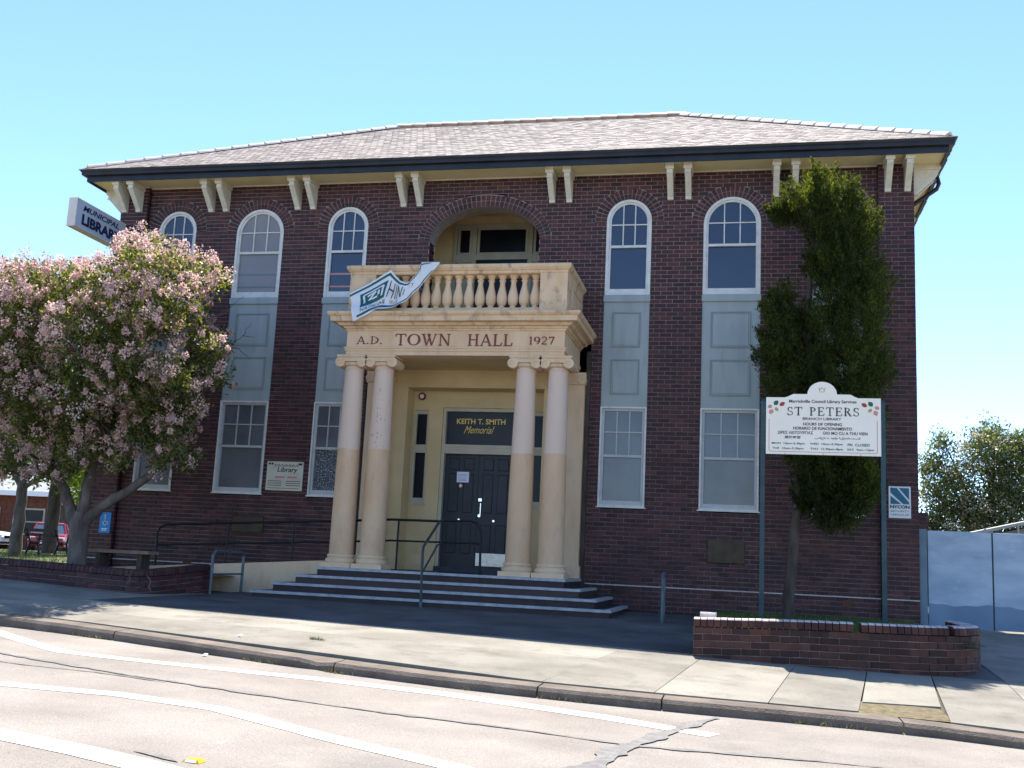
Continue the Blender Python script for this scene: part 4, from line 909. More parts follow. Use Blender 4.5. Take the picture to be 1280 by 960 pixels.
# banner slipped over the balustrade
BN = thing('banner', 'crumpled white and teal cloth banner hanging over the left balustrade', 'banner')
TOPE = [(-2.05, 5.80), (-1.70, 6.01), (-1.26, 6.27), (-1.17, 6.16), (-1.06, 6.06), (-.95, 6.02), (-.86, 6.04), (-.77, 6.16), (-.71, 6.30), (-.66, 6.42), (-.50, 6.425), (-.30, 6.42)]
BOTE = [(-1.90, 5.22), (-1.66, 5.34), (-1.44, 5.47), (-1.30, 5.475), (-1.18, 5.50), (-1.04, 5.58), (-.92, 5.67), (-.82, 5.77), (-.70, 5.90), (-.60, 6.02), (-.45, 6.22), (-.30, 6.40)]
def bpt(u, v, d=0):       # u along 0..1, v 0 bottom..1 top
    t = u * (len(TOPE) - 1); i = min(int(t), len(TOPE) - 2); f = t - i
    a = [TOPE[i][k] * (1 - f) + TOPE[i + 1][k] * f for k in (0, 1)]; b = [BOTE[i][k] * (1 - f) + BOTE[i + 1][k] * f for k in (0, 1)]
    w = max(0, 1 - u * 1.02)
    y = -2.05 - .06 * math.sin(u * 31 + v * 2.5) * (0.3 + u) * w - .05 * math.sin(u * 13 + 1) * w - .02 * math.sin(v * 9 + u * 20) * w
    z = b[1] * (1 - v) + a[1] * v
    if z < 5.46: y = min(y, -2.22)
    elif z < 5.62: y = y + (min(y, -2.22) - y) * (5.62 - z) / .16
    return (b[0] * (1 - v) + a[0] * v, y - d, z)
mb = MB(); nu, nv = 66, 14
for i in range(nu + 1):
    for j in range(nv + 1): mb.v.append(bpt(i / nu, j / nv))
for i in range(nu):
    for j in range(nv): a = i * (nv + 1) + j; mb.f.append((a, a + nv + 1, a + nv + 2, a + 1))
autosmooth(mb.build('cloth', 'banner', BN), 80)
def bstrip(name, u0, u1, v0, v1, m, n=60, d=.006):
    mb = MB(); k_ = 3
    for i in range(n + 1):
        u = u0 + (u1 - u0) * i / n
        for j in range(k_ + 1): mb.v.append(bpt(u, v0 + (v1 - v0) * j / k_, d))
    for i in range(n):
        for j in range(k_): a = i * (k_ + 1) + j; mb.f.append((a, a + k_ + 1, a + k_ + 2, a + 1))
    return mb.build(name, m, BN)
bstrip('stripe', .0, .92, .87, .94, 'banner_teal'); bstrip('stripe', .03, .92, .06, .13, 'banner_teal')
bstrip('emblem', .05, .185, .34, .76, 'banner_teal', 14)
def bline(pts, w, m, name='lettering'):
    mb = MB()
    for (ua, va), (ub, vb) in zip(pts, pts[1:]):
        n = 6; du, dv = (ub - ua), (vb - va) ; l = math.hypot(du * 2.2, dv * .6) or 1; nu_, nv_ = -dv * .6 / l * w / 2.2, du * 2.2 / l * w / .6
        o = len(mb.v)
        for i in range(n + 1):
            f = i / n; u, v = ua + du * f, va + dv * f; mb.v.append(bpt(min(max(u + nu_, 0), 1), v + nv_, .010)); mb.v.append(bpt(min(max(u - nu_, 0), 1), v - nv_, .010))
        for i in range(n): a = o + 2 * i; mb.f.append((a, a + 1, a + 3, a + 2))
    return mb.build(name, m, BN)
bline([(.07, .45), (.07, .68), (.165, .68), (.165, .42)], .012, 'banner', 'emblem_line')
bline([(.09, .60), (.13, .62), (.095, .47), (.14, .47)], .014, 'banner', 'emblem_line'); bline([(.145, .62), (.145, .5)], .012, 'banner', 'emblem_line')
for st in ([(.225, .36), (.225, .80)], [(.285, .36), (.285, .80)], [(.225, .58), (.285, .58)], [(.325, .36), (.325, .80)], [(.365, .36), (.365, .80), (.43, .36), (.43, .80)], [(.47, .40), (.47, .70)]): bline(st, .012, 'ink')
def banner_text(body, u0, u1, v0, v1, m):
    o = text(body, (0, 0, 0), (1, 0, 0), (0, 1, 0), 1, 1, m, BN); me = o.data
    for vx in me.vertices: u = u0 + (vx.co.x + .5) * (u1 - u0); v = v0 + vx.co.y * (v1 - v0); vx.co = bpt(u, v, .010)
    me.update()
banner_text('NATIONAL', .055, .22, .17, .29, 'ink_grey'); banner_text('TRUST', .27, .40, .19, .31, 'ink_ochre')
bline([(.60, .45), (.63, .6), (.60, .68)], .01, 'ink_grey'); bline([(.76, .7), (.79, .78), (.77, .86)], .01, 'ink_green')

# ------------------------------------------------------------------ low brick walls
def brick_wall_path(name, label, path, ztop, zground, ncourse, thick, m, lip, notches=(), zt_mortar=None):
    t = thing(name, label, 'wall'); P = densify(path, .06); S = [0]
    for a, b in zip(P, P[1:]): S.append(S[-1] + math.hypot(b[0] - a[0], b[1] - a[1]))
    Lw = S[-1]
    def at(s):
        s = max(0, min(s, Lw)); i = max(0, min(len(S) - 2, next((k_ for k_ in range(len(S) - 1) if S[k_ + 1] >= s), len(S) - 2)))
        f = (s - S[i]) / max(S[i + 1] - S[i], 1e-9); x = P[i][0] * (1 - f) + P[i + 1][0] * f; y = P[i][1] * (1 - f) + P[i + 1][1] * f
        j0, j1 = max(i - 1, 0), min(i + 2, len(P) - 1); d = Vector((P[j1][0] - P[j0][0], P[j1][1] - P[j0][1], 0)).normalized(); return Vector((x, y, 0)), d
    core = MB(); n = len(P); inn = Vector((0, 0, 0))
    for s in S:
        p, d = at(s); o = Vector((d.y, -d.x, 0)); zt = ztop(p.x, p.y) - .125; zb = zground(p.x, p.y) - .2
        for q, z in ((-.014, zb), (-.014, zt), (-thick + .014, zt), (-thick + .014, zb)): w = p + o * q; core.v.append((w.x, w.y, z))
    for i in range(n - 1):
        for k_ in range(4): core.f.append((i * 4 + k_, i * 4 + (k_ + 1) % 4, i * 4 + 4 + (k_ + 1) % 4, i * 4 + 4 + k_))
    core.f.append((0, 1, 2, 3)); core.f.append(tuple((n - 1) * 4 + k_ for k_ in (3, 2, 1, 0)))
    core.build('mortar_core', zt_mortar or 'mortar', t)
    def mk(Lb, h, tk, mt):
        b = MB().cbox(-Lb / 2, Lb / 2, 0, tk, -h / 2, h / 2, .006); me = bpy.data.meshes.new('brick'); me.from_pydata(b.v, [], b.f); me.materials.append(MATS[mt]); return me
    m_st = mk(.23, .076, thick, m)
    m_hf = mk(.112, .076, thick, m)
    b = MB(); prof = [(0, -.055)] + [(.056 * (1 - math.cos(t)), -.001 + .056 * math.sin(t)) for t in np.linspace(0, math.pi / 2, 8)] + [(thick - .02, .055), (thick, .04), (thick, -.055)]
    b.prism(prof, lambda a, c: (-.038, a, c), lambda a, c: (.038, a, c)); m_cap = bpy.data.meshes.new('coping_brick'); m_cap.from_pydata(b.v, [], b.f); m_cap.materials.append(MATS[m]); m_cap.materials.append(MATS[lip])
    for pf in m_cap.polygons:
        if pf.center.z > .034: pf.material_index = 1  # lip colour on the rounded tops paints in the pale sunlit edge
    def put(me, s, dz, nm):
        p, d = at(s); o = bpy.data.objects.new(nm, me); col.objects.link(o); o.parent = t
        zt = ztop(p.x, p.y); o.location = (p.x, p.y, zt + dz + random.uniform(-.002, .002))
        slope = (ztop(*(p + d * .1).xy) - ztop(*(p - d * .1).xy)) / .2
        o.rotation_euler = Vector((d.x, d.y, 0)).to_track_quat('X', 'Z').to_euler(); o.rotation_euler.y = -math.atan(slope)
    s = .043
    while s < Lw - .03:
        p, d = at(s)
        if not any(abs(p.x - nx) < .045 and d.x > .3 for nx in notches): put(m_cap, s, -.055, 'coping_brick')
        s += .086
    for c in range(ncourse):
        s = .12 + (.12 if c % 2 else 0)
        if c % 2:
            pass
        while s < Lw + .05:
            p, d = at(s); zc = ztop(p.x, p.y) - .115 - .043 - c * .086
            if zc > zground(p.x, p.y) - .10: put(m_st, min(s, Lw - .116), -.115 - .043 - c * .086, 'brick')
            s += .24
        if c % 2 and ztop(*P[0]) - .158 - c * .086 > zground(*P[0]) - .1: put(m_hf, .0575, -.115 - .043 - c * .086, 'brick')
        if False: put(mk(.105, .076, thick, m) if c == 1 else bpy.data.meshes['brick_half'] if 'brick_half' in bpy.data.meshes else m_st, .0575, -.115 - .043 - c * .086, 'brick') if False else None
    return t
arcp = [(7.25 + 1.22 * math.sin(t), -5.36 - 1.22 * math.cos(t)) for t in np.linspace(.08, 1.62, 14)]
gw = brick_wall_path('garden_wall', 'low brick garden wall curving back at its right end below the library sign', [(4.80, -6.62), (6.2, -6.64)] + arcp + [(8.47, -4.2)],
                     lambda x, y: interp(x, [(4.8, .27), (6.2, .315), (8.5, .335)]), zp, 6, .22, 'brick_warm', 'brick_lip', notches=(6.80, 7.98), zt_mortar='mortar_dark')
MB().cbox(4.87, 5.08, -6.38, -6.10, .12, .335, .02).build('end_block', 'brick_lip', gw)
run = MB(); rm = MB(); run_face(run, rm, (4.80, -6.4), (0, 1), .55, (-1, 0), -.25, .27, .2); run.build('return_bricks', 'brick_warm', gw); rm.build('return_mortar', 'mortar', gw)
pw = brick_wall_path('planter_wall', 'dark brick planter wall along the footpath below the blossom tree', [(-14.5, -4.2), (-7.1, -4.42), (-4.75, -4.58), (-4.45, -4.5), (-4.28, -4.25), (-4.12, -3.4), (-4.06, -2.7)],
                     lambda x, y: interp(x, [(-14, .62), (-7.1, .50), (-4.5, .43)]) + (.13 * max(0, y + 4.5) / 1.8 if x > -4.6 else 0), zp, 6, .22, 'brick', 'brick', zt_mortar='mortar_dark')
mb = MB().tube([(-4.55, -4.735, .32), (-4.5, -4.735, .36), (-4.47, -4.73, .27), (-4.52, -4.73, .2)], .005, 4).tube([(-4.33, -4.45, .34), (-4.28, -4.4, .25), (-4.3, -4.42, .15), (-4.27, -4.39, .10)], .006, 4).build('paint_mark', 'mortar', pw)

# beds and lawn
struct(sheet(MB(), lambda s, t: (4.95 + 3.45 * s, -6.3 + 6.3 * t), 8, 10, lambda x, y: interp(y, [(-6.3, .10), (-3, .12), (0, .16)])).build('garden_bed', 'lawn'))
struct(sheet(MB(), lambda s, t: (-8.6 + 4.3 * s, -4.3 + 3.0 * t), 6, 5, lambda x, y: .33).build('planting_bed', 'soil'))
struct(sheet(MB(), lambda s, t: (-45 + 36.4 * s, -4.0 + 21 * t), 16, 12, lambda x, y: .36 + .05 * math.sin(x * .7) * math.cos(y * .5)).build('lawn', 'lawn'))
struct(sheet(MB(), lambda s, t: (-70 + 60 * s, 17 + 14 * t), 4, 4, lambda x, y: .14).build('side_street', 'asphalt'))
struct(sheet(MB(), lambda s, t: (-9.0 + 18 * s, -1 + 60 * t), 4, 4, lambda x, y: -.2).build('yard', 'ground'))
def blades(n, xr, yr, zf, h, m, name, parent=None):
    x = rng.uniform(*xr, n); y = rng.uniform(*yr, n); z = np.array([zf(a, b) for a, b in zip(x, y)]); a = rng.uniform(0, 6.28, n); w = rng.uniform(.006, .014, n); hh = rng.uniform(.5, 1, n) * h; l = rng.normal(0, .5, (n, 2)) * hh[:, None]
    V = np.stack([np.stack([x - w * np.cos(a), y - w * np.sin(a), z], 1), np.stack([x + w * np.cos(a), y + w * np.sin(a), z], 1), np.stack([x + l[:, 0], y + l[:, 1], z + hh], 1)], 1)
    return fast_mesh(name, V, 3, m, parent, 'stuff')
g_ = blades(9000, (-24, -8.7), (-3.8, 15), lambda x, y: .36, .10, 'grass', 'lawn_grass'); tag(g_, 'patchy mown lawn grass behind the planter wall', 'grass', kind='stuff')
g_ = blades(6000, (5.0, 8.3), (-6.25, -.2), lambda x, y: .11, .09, 'grass', 'bed_grass'); tag(g_, 'short grass in the garden bed behind the low wall', 'grass', kind='stuff')
xs = [x for x in rng.uniform(-3, 8, 900) if math.sin(x * 2.3) + math.sin(x * 5.1 + 1) > .7]
V = []
for x in xs:
    y = yk(x) - abs(rng.normal(0, .02)); z = zr(x) + .003; a = rng.uniform(0, 6.28); w = .008; h = rng.uniform(.01, .045)
    V += [(x - w * math.cos(a), y - w * math.sin(a), z), (x + w * math.cos(a), y + w * math.sin(a), z), (x + rng.normal(0, .02), y - rng.uniform(0, .03), z + h)]
mat('dry_grass', (0.30, 0.26, 0.07), (0.45, 0.38, 0.15), scale=5, rough=1, island=True)
tag(fast_mesh('kerb_weeds', V, 3, 'dry_grass', None, 'stuff'), 'dry grass and litter caught along the foot of the kerb', 'weeds', kind='stuff')
V = []
for _ in range(26):
    x, y = .30 + rng.normal(0, .045), -8.2 + rng.normal(0, .03); z = zp(x, y); a = rng.uniform(0, 6.28); w = .012
    V += [(x - w * math.cos(a), y - w * math.sin(a), z), (x + w * math.cos(a), y + w * math.sin(a), z), (x + rng.normal(0, .04), y + rng.normal(0, .04), z + rng.uniform(.01, .045))]
tag(fast_mesh('weed_tuft', V, 3, 'grass'), 'small green weed tuft growing in the footpath', 'weed')
for (x, y), lab in zip(((-.55, -8.55), (-.46, -9.55)), ('scrap of white litter lying on the footpath', 'scrap of white litter in the gutter by the kerb')):
    z = (zp if y > -9.3 else lambda a, b: zr(a))(x, y); mb = MB().add([(x - .03, y - .02, z + .004), (x + .03, y - .03, z + .012), (x + .035, y + .03, z + .03), (x - .02, y + .035, z + .008), (x, y, z + .035)], [(0, 1, 4), (1, 2, 4), (2, 3, 4), (3, 0, 4)])
    tag(mb.build('litter_scrap', 'paper'), lab, 'litter')
rmk = thing('road_marker', 'yellow raised reflective marker on the road beside the white line', 'road marker')
zz = zr(2.18); MB().hexa([(2.11, -14.58, zz + .001), (2.23, -14.58, zz + .001), (2.23, -14.49, zz + .001), (2.11, -14.49, zz + .001)], [(2.13, -14.565, zz + .02), (2.21, -14.565, zz + .02), (2.21, -14.505, zz + .02), (2.13, -14.505, zz + .02)]).build('marker_body', 'yellow', rmk)
MB().add([(2.132, -14.5825, zz + .005), (2.208, -14.5825, zz + .005), (2.206, -14.568, zz + .018), (2.134, -14.568, zz + .018)], [(0, 1, 2, 3)]).build('reflector', 'sign_white', rmk)

# ------------------------------------------------------------------ library sign on posts
SG = thing('library_sign', 'cream branch library opening hours board on two dark green posts', 'sign')
SY = -5.0
for x in (5.672, 7.335): MB().box(x - .032, x + .032, SY - .032, SY + .032, .0, 3.36).hexa([(x - .032, SY - .032, 3.36), (x + .032, SY - .032, 3.36), (x + .032, SY + .032, 3.36), (x - .032, SY + .032, 3.36)], [(x - .012, SY - .012, 3.40), (x + .012, SY - .012, 3.40), (x + .012, SY + .012, 3.40), (x - .012, SY + .012, 3.40)]).build('post', 'teal', SG)
def SB(X, Y, d=0): return (5.715 + (X - 70) * .001393, SY - .045 - d, 2.584 + (803 - Y) * .001405)
poly = [(70, 803), (70, 213), (262, 213), (300, 198), (345, 176), (487, 176)] + [(634 - 147 * math.cos(t), 176 - 131 * math.sin(t)) for t in np.linspace(.05, math.pi - .05, 16)] + [(780, 176), (915, 176), (955, 198), (990, 212), (1212, 212), (1212, 803)]
MB().prism(poly, lambda a, b: SB(a, b, 0), lambda a, b: SB(a, b, -.03)).build('board', 'board', SG)
def st(body, X0, X1, Y0, Y1, m, **k_):
    x0, y, z0 = SB(X0, Y1); x1, _, z1 = SB(X1, Y0); k_.setdefault('bold', .018); text(body, ((x0 + x1) / 2, y - .0005, z0), (1, 0, 0), (0, 0, 1), x1 - x0, z1 - z0, m, SG, **k_)
st('Marrickville Council Library Services', 302, 975, 235, 277, 'ink_plum', bold=.02)
xa, ya, za = SB(282, 400); xb, _, zb = SB(1000, 312)
serif('ST PETERS', xa, xb, za, zb - za, lambda a, b, d: (a, ya - d, b), 'ink', SG, depth=.003, gap=.16)
st('BRANCH LIBRARY', 440, 825, 418, 446, 'ink_grey'); st('HOURS OF OPENING', 445, 830, 472, 503, 'ink_plum', bold=.02); st('HORARIO DE FUNCIONAMENTO', 345, 928, 516, 548, 'ink_plum', bold=.02)
st('ΩΡΕΣ ΛΕΙΤΟΥΡΓΙΑΣ', 190, 543, 563, 594, 'ink_plum', bold=.02); st('GIO MO CU A THU VIEN', 640, 1080, 563, 594, 'ink_plum', bold=.02)
st('開放時間', 262, 415, 612, 642, 'ink_grey'); st('ساعات دوام المكتبة', 560, 1010, 615, 648, 'ink_grey')
for b_, X0, X1, Y0, Y1 in (('MON  10am–5.30pm', 130, 462, 680, 707), ('WED  10am–5.30pm', 510, 838, 680, 707), ('FRI  CLOSED', 885, 1100, 680, 707), ('TUE  10am–5.30pm', 135, 447, 731, 758), ('THU  12.30pm–8pm', 515, 838, 731, 758), ('SAT  9am–12pm', 880, 1142, 731, 758)):
    st(b_, X0, X1, Y0, Y1, 'ink_green')
def sleaf(X, Y, a, L, W, m):
    mb = MB(); c, s = math.cos(a), math.sin(a); pts = [(0, 0), (.25, .42), (.55, .5), (.85, .25), (1, 0), (.85, -.25), (.55, -.5), (.25, -.42)]
    mb.add([SB(X + (p * L) * c - (q * W) * s, Y - (p * L) * s - (q * W) * c, .003) for p, q in pts], [tuple(range(8))]); mb.build('painted_leaf', m, SG)
for sx in (1, -1):
    mX = (lambda X: X) if sx > 0 else (lambda X: 1282 - X); ma = (lambda a: a) if sx > 0 else (lambda a: math.pi - a)
    sleaf(mX(205), 300, ma(.55), 65, 42, 'ink_red'); sleaf(mX(150), 295, ma(.85), 62, 48, 'ink_green'); sleaf(mX(130), 300, ma(3.6), 50, 40, 'ink_pink'); sleaf(mX(135), 340, ma(4.2), 58, 46, 'ink_pink'); sleaf(mX(160), 320, ma(5.4), 50, 34, 'ink_ochre')
mb = MB()
for X0, X1, Y0, Y1 in ((98, 104, 440, 755), (1172, 1178, 440, 755), (120, 1156, 773, 779)): a = SB(X0, Y1, .001); b = SB(X1, Y0, .001); mb.box(a[0], b[0], a[1] - .001, a[1] + .0008, a[2], b[2])
for (X, Y, t0) in ((120, 755, math.pi), (1156, 755, -math.pi / 2)): mb.tube([SB(X + 19 * math.cos(t0 + t), Y - 19 * math.sin(t0 + t), .001) for t in np.linspace(0, math.pi / 2, 6)], .004, 4)
mb.build('border_line', 'ink_pink', SG)
mb = MB(); 
for pl in ([(600, 110), (612, 152), (652, 152), (664, 110), (645, 128), (632, 100), (619, 128), (600, 110)],): mb.tube([SB(a, b, .002) for a, b in pl], .004, 4)
mb.build('crown_emblem', 'ink_ochre', SG)
mb = MB()
for X in (262, 648, 1012): mb.cyl(SB(X, 795, .004), SB(X, 795, -.002), .006, 8)
mb.build('bolt', 'ink_grey', SG)

# ------------------------------------------------------------------ trees
def cloud(lobes, n, shell=2.4):
    L = np.array(lobes, dtype=float); w = (L[:, 3] * L[:, 4] + L[:, 4] * L[:, 5] + L[:, 3] * L[:, 5]); w /= w.sum(); i = rng.choice(len(L), n, p=w)
    d = rng.normal(0, 1, (n, 3)); d /= np.linalg.norm(d, axis=1)[:, None]; r_ = rng.uniform(0, 1, n) ** (1 / shell) * (1 + rng.normal(0, .10, n))
    return L[i, :3] + d * r_[:, None] * L[i, 3:6], d
def clump(P, d, per, spread):           # leaves grouped in sprigs
    n = len(P); Q = np.repeat(P, per, 0) + rng.normal(0, spread, (n * per, 3)); return Q, np.repeat(d, per, 0)
def leaves(name, P, d, L, W, m, parent, up=0.3, out=0.8):
    n = len(P); a = d * out + rng.normal(0, .7, (n, 3)); a[:, 2] += up; a /= np.linalg.norm(a, axis=1)[:, None]
    b = np.cross(a, rng.normal(0, 1, (n, 3))); b /= np.linalg.norm(b, axis=1)[:, None]
    l = L * rng.uniform(.6, 1.25, (n, 1)); w = W * rng.uniform(.7, 1.2, (n, 1)); c = np.cross(a, b)
    V = np.stack([P - a * l * .5, P + b * w * .5 + c * w * .12, P + a * l * .5, P - b * w * .5 + c * w * .12], 1)
    return fast_mesh(name, V, 4, m, parent)
def limb(mb, pts, r0_, r1, n=9):
    pts = [Vector(p) for p in pts]; Q = []
    for i in range(len(pts) - 1):
        for k_ in range(4): Q.append(pts[i].lerp(pts[i + 1], k_ / 4) + Vector((random.uniform(-1, 1), random.uniform(-1, 1), 0)) * .025)
    Q.append(pts[-1]); m = len(Q); mb.tube(Q, [r0_ + (r1 - r0_) * (i / (m - 1)) ** .8 for i in range(m)], n)
# blossom tree
BT = thing('blossom_tree', 'spreading pink blossom tree with forked trunk before the left windows', 'tree')
mb = MB()
mb.tube([(-6.66, -3.0, .2), (-6.68, -3.0, .5), (-6.70, -3.0, .9), (-6.72, -3.0, 1.2), (-6.7, -3.0, 1.4)], [.20, .17, .165, .18, .15], 12)
limb(mb, [(-6.74, -3, 1.1), (-7.0, -2.95, 1.5), (-7.35, -2.9, 2.05), (-7.7, -2.8, 2.9), (-8.2, -2.7, 3.7), (-8.8, -2.6, 4.8)], .125, .05)
limb(mb, [(-6.72, -3, 1.25), (-6.85, -2.7, 2.0), (-6.95, -2.4, 3.0), (-7.1, -2.3, 4.2), (-7.2, -2.4, 5.4)], .10, .04)
limb(mb, [(-6.68, -3, 1.2), (-6.55, -3.1, 1.9), (-6.4, -3.2, 3.0), (-6.1, -3.2, 4.2), (-5.9, -3.2, 5.6)], .10, .04)
limb(mb, [(-6.66, -3, 1.15), (-6.3, -3, 1.5), (-5.75, -3.0, 1.82), (-5.32, -3.05, 2.15), (-5.1, -3.1, 2.6), (-5.02, -3.1, 3.2), (-4.7, -3.1, 4.3), (-4.5, -3.1, 5.4)], .115, .035)
LB = [(-6.0, 6.3, .62), (-5.3, 6.05, .55), (-4.7, 5.95, .42), (-4.35, 5.9, .27), (-6.75, 5.8, .62), (-7.5, 5.65, .72), (-8.4, 5.7, .72), (-9.3, 5.6, .85), (-10.4, 5.4, .95), (-5.1, 5.3, .6), (-5.9, 5.2, .85), (-7.0, 4.9, .95), (-8.3, 4.8, .95), (-9.5, 4.5, 1.05),
      (-4.5, 4.6, .42), (-4.2, 4.45, .28), (-4.65, 4.0, .40), (-5.2, 4.1, .55), (-6.0, 4.0, .75), (-7.1, 3.8, .85), (-8.3, 3.7, .85), (-9.4, 3.3, .85), (-5.3, 3.45, .45), (-6.1, 3.1, .5), (-7.0, 2.95, .5), (-7.9, 2.95, .45), (-4.95, 3.3, .28), (-4.75, 2.75, .2), (-4.95, 2.6, .16), (-6.6, 2.5, .28), (-7.3, 2.45, .36), (-5.7, 2.85, .36), (-8.3, 2.4, .40), (-4.75, 2.45, .18), (-9.2, 2.6, .5), (-6.1, 2.55, .3), (-5.35, 2.75, .35), (-4.9, 3.0, .3), (-6.9, 2.3, .3), (-4.55, 3.4, .3), (-4.3, 4.1, .3), (-5.9, 2.35, .26), (-7.6, 2.15, .3), (-5.15, 2.45, .22), (-8.8, 2.1, .35), (-6.5, 2.75, .4), (-5.6, 3.2, .4)]
lob = []
for x, z, r_ in LB:
    for dy in ((-1.7, -.55, .75) if r_ > .5 else (-.7, .1)):
        k_ = (-3.0 + dy + 20.72) / 17.72      # lobes scale about the camera so the outline holds at each depth
        lob.append((5.44 + (x - 5.44) * k_ + random.uniform(-.1, .1), -3.0 + dy + random.uniform(-.2, .2), .88 + (z - .88) * k_ + random.uniform(-.08, .08), r_ * .80, r_ * .85, r_ * .72))
for l in lob:
    x, y, z = l[:3]; s = min(((-8.25, -2.7, 3.8), (-7.1, -2.3, 4.2), (-6.1, -3.2, 4.2), (-5.0, -3.1, 3.3), (-7.45, -2.9, 2.2), (-6.35, -3.2, 3.0)), key=lambda q: (Vector(q) - Vector((x, y, z))).length)
    limb(mb, [s, tuple(Vector(s).lerp(Vector((x, y, z)), .5) + Vector((0, 0, -.12))), (x, y, z)], .035, .010, 5)
for q in ([(-4.7, -3.1, 4.3), (-4.0, -3.1, 4.55), (-3.7, -3.1, 4.75), (-3.45, -3.1, 4.72)], [(-4.0, -3.1, 4.55), (-3.75, -3.1, 4.5), (-3.5, -3.1, 4.3)], [(-4.6, -3.1, 5.0), (-4.1, -3.1, 5.2), (-3.75, -3.1, 5.5)], [(-3.7, -3.1, 4.75), (-3.55, -3.1, 5.0)]): limb(mb, q, .012, .004, 4)
autosmooth(mb.build('trunk', 'bark', BT), 70)
P, d = cloud(lob, 7600, shell=2.2); P, d = clump(P, d, 9, .075); leaves('leaves', P, d, .10, .045, 'leaf', BT)['kind'] = 'stuff'
P, d = cloud(lob, 3000, shell=7); keep = (d[:, 2] > -.5) | (rng.uniform(0, 1, len(d)) < .35); P, d = P[keep] + d[keep] * .09, d[keep]
n = len(P); per = 62; rad = rng.uniform(.22, .42, n) ** 2; e = rng.normal(0, 1, (n * per, 3)); e /= np.linalg.norm(e, axis=1)[:, None]
Q = np.repeat(P, per, 0) + e * np.repeat(rad, per)[:, None] * rng.uniform(.4, 1, (n * per, 1)) * np.array([1, 1, 1.1]); leaves('blossom', Q, e, .045, .038, 'blossom', BT)['kind'] = 'stuff'
# conifer in front of the right windows
CT = thing('cypress_tree', 'ragged dark green conifer standing against the right end of the brick front', 'tree')
mb = MB(); limb(mb, [(6.15, -1.85, 0.0), (6.20, -1.85, .9), (6.30, -1.85, 1.9), (6.40, -1.85, 3.2), (6.48, -1.85, 4.6), (6.48, -1.85, 5.9), (6.62, -1.85, 7.2)], .115, .03, 10)
LC = [(6.76, 7.85, .28), (6.5, 7.55, .36), (6.98, 7.45, .42), (6.15, 7.35, .24), (5.98, 7.3, .15), (7.3, 7.05, .42), (6.75, 7.1, .42), (7.3, 6.5, .48), (6.95, 6.45, .42), (7.5, 5.9, .40), (7.0, 5.75, .48), (6.65, 6.3, .2), (7.4, 5.2, .50), (6.85, 5.1, .48), (6.05, 5.75, .18), (5.85, 5.5, .16), (6.0, 5.05, .32), (6.35, 5.35, .22), (5.95, 4.65, .36), (6.45, 4.5, .45), (7.05, 4.4, .55), (7.5, 4.4, .38), (6.2, 4.0, .48), (6.8, 3.7, .55), (7.35, 3.6, .45), (6.35, 3.2, .42), (6.95, 2.95, .5), (7.25, 2.6, .38), (6.65, 2.5, .38), (6.9, 2.15, .32), (7.3, 3.0, .3), (6.45, 2.7, .3), (6.2, 3.1, .28), (7.35, 2.35, .34), (6.85, 1.9, .28), (7.15, 2.0, .25), (6.45, 2.15, .2)]
KC = 18.87 / 19.02
lob = [(5.44 + (x - 5.44) * KC, -1.85 + dy * r_, .88 + (z - .88) * KC, r_ * .90, r_ * .85, r_ * 1.05) for x, z, r_ in LC for dy in ((-.7, .5) if r_ > .3 else (-.2,))]
for x, y, z, *_ in lob: zt = max(z - .5, 1.6); s = Vector((interp(zt, [(0, 6.17), (1.9, 6.32), (4.6, 6.5), (7.4, 6.65)]), -1.85, zt)); limb(mb, [s, s.lerp(Vector((x, y, z)), .6), (x, y, z)], .022, .006, 4)
autosmooth(mb.build('trunk', 'bark_dark', CT), 70)
T_ = []; A_ = []
for x, y, z, a_, b_, c_ in lob:
    for _ in range(int(12 + a_ * 74)):
        q = rng.normal(0, 1, 3); q /= np.linalg.norm(q); rr_ = rng.uniform(.25, 1) ** .5 * 1.05
        T_.append((x + q[0] * a_ * rr_, y + q[1] * b_ * rr_, z + q[2] * c_ * rr_)); ax = np.array([q[0] * .75, q[1] * .75 - .1, .75 + .3 * q[2]]); A_.append(ax / np.linalg.norm(ax))
T_ = np.array(T_); A_ = np.array(A_); per = 95; n = len(T_) * per; l_ = rng.uniform(.13, .30, len(T_))
tt = rng.uniform(-.6, 1, n); ax = np.repeat(A_, per, 0); P = np.repeat(T_, per, 0) + ax * (tt * np.repeat(l_, per))[:, None] + rng.normal(0, 1, (n, 3)) * (.052 * (1.15 - np.clip(tt, 0, 1)))[:, None]
leaves('foliage', P, ax, .075, .017, 'cypress', CT, up=.2, out=1.1)['kind'] = 'stuff'
def simple_tree(name, label, base, h0, lobes, n, per, L, W, m, trunkr, cream=0, bark='bark_dark', forks=()):
    t = thing(name, label, 'tree', group='background trees'); mb = MB(); B = Vector(base)
    top = B + Vector((0, 0, h0)); limb(mb, [B, B.lerp(top, .5), top], trunkr, trunkr * .75, 9)
    for l in lobes: c = Vector(l[:3]); limb(mb, [top - Vector((0, 0, .15)), top.lerp(c, .5) + Vector((0, 0, .15)), c], trunkr * .45, .02, 6)
    autosmooth(mb.build('trunk', bark, t), 70)
    P, d = cloud(lobes, n, 3); P, d = clump(P, d, per, L * 1.1); leaves('leaves', P, d, L, W, m, t)['kind'] = 'stuff'
    if cream:
        P, d = cloud(lobes, cream, 9); P, d = clump(P, d, 30, .10); leaves('blossom', P, d, .07, .06, 'blossom_cream', t)['kind'] = 'stuff'
    return t
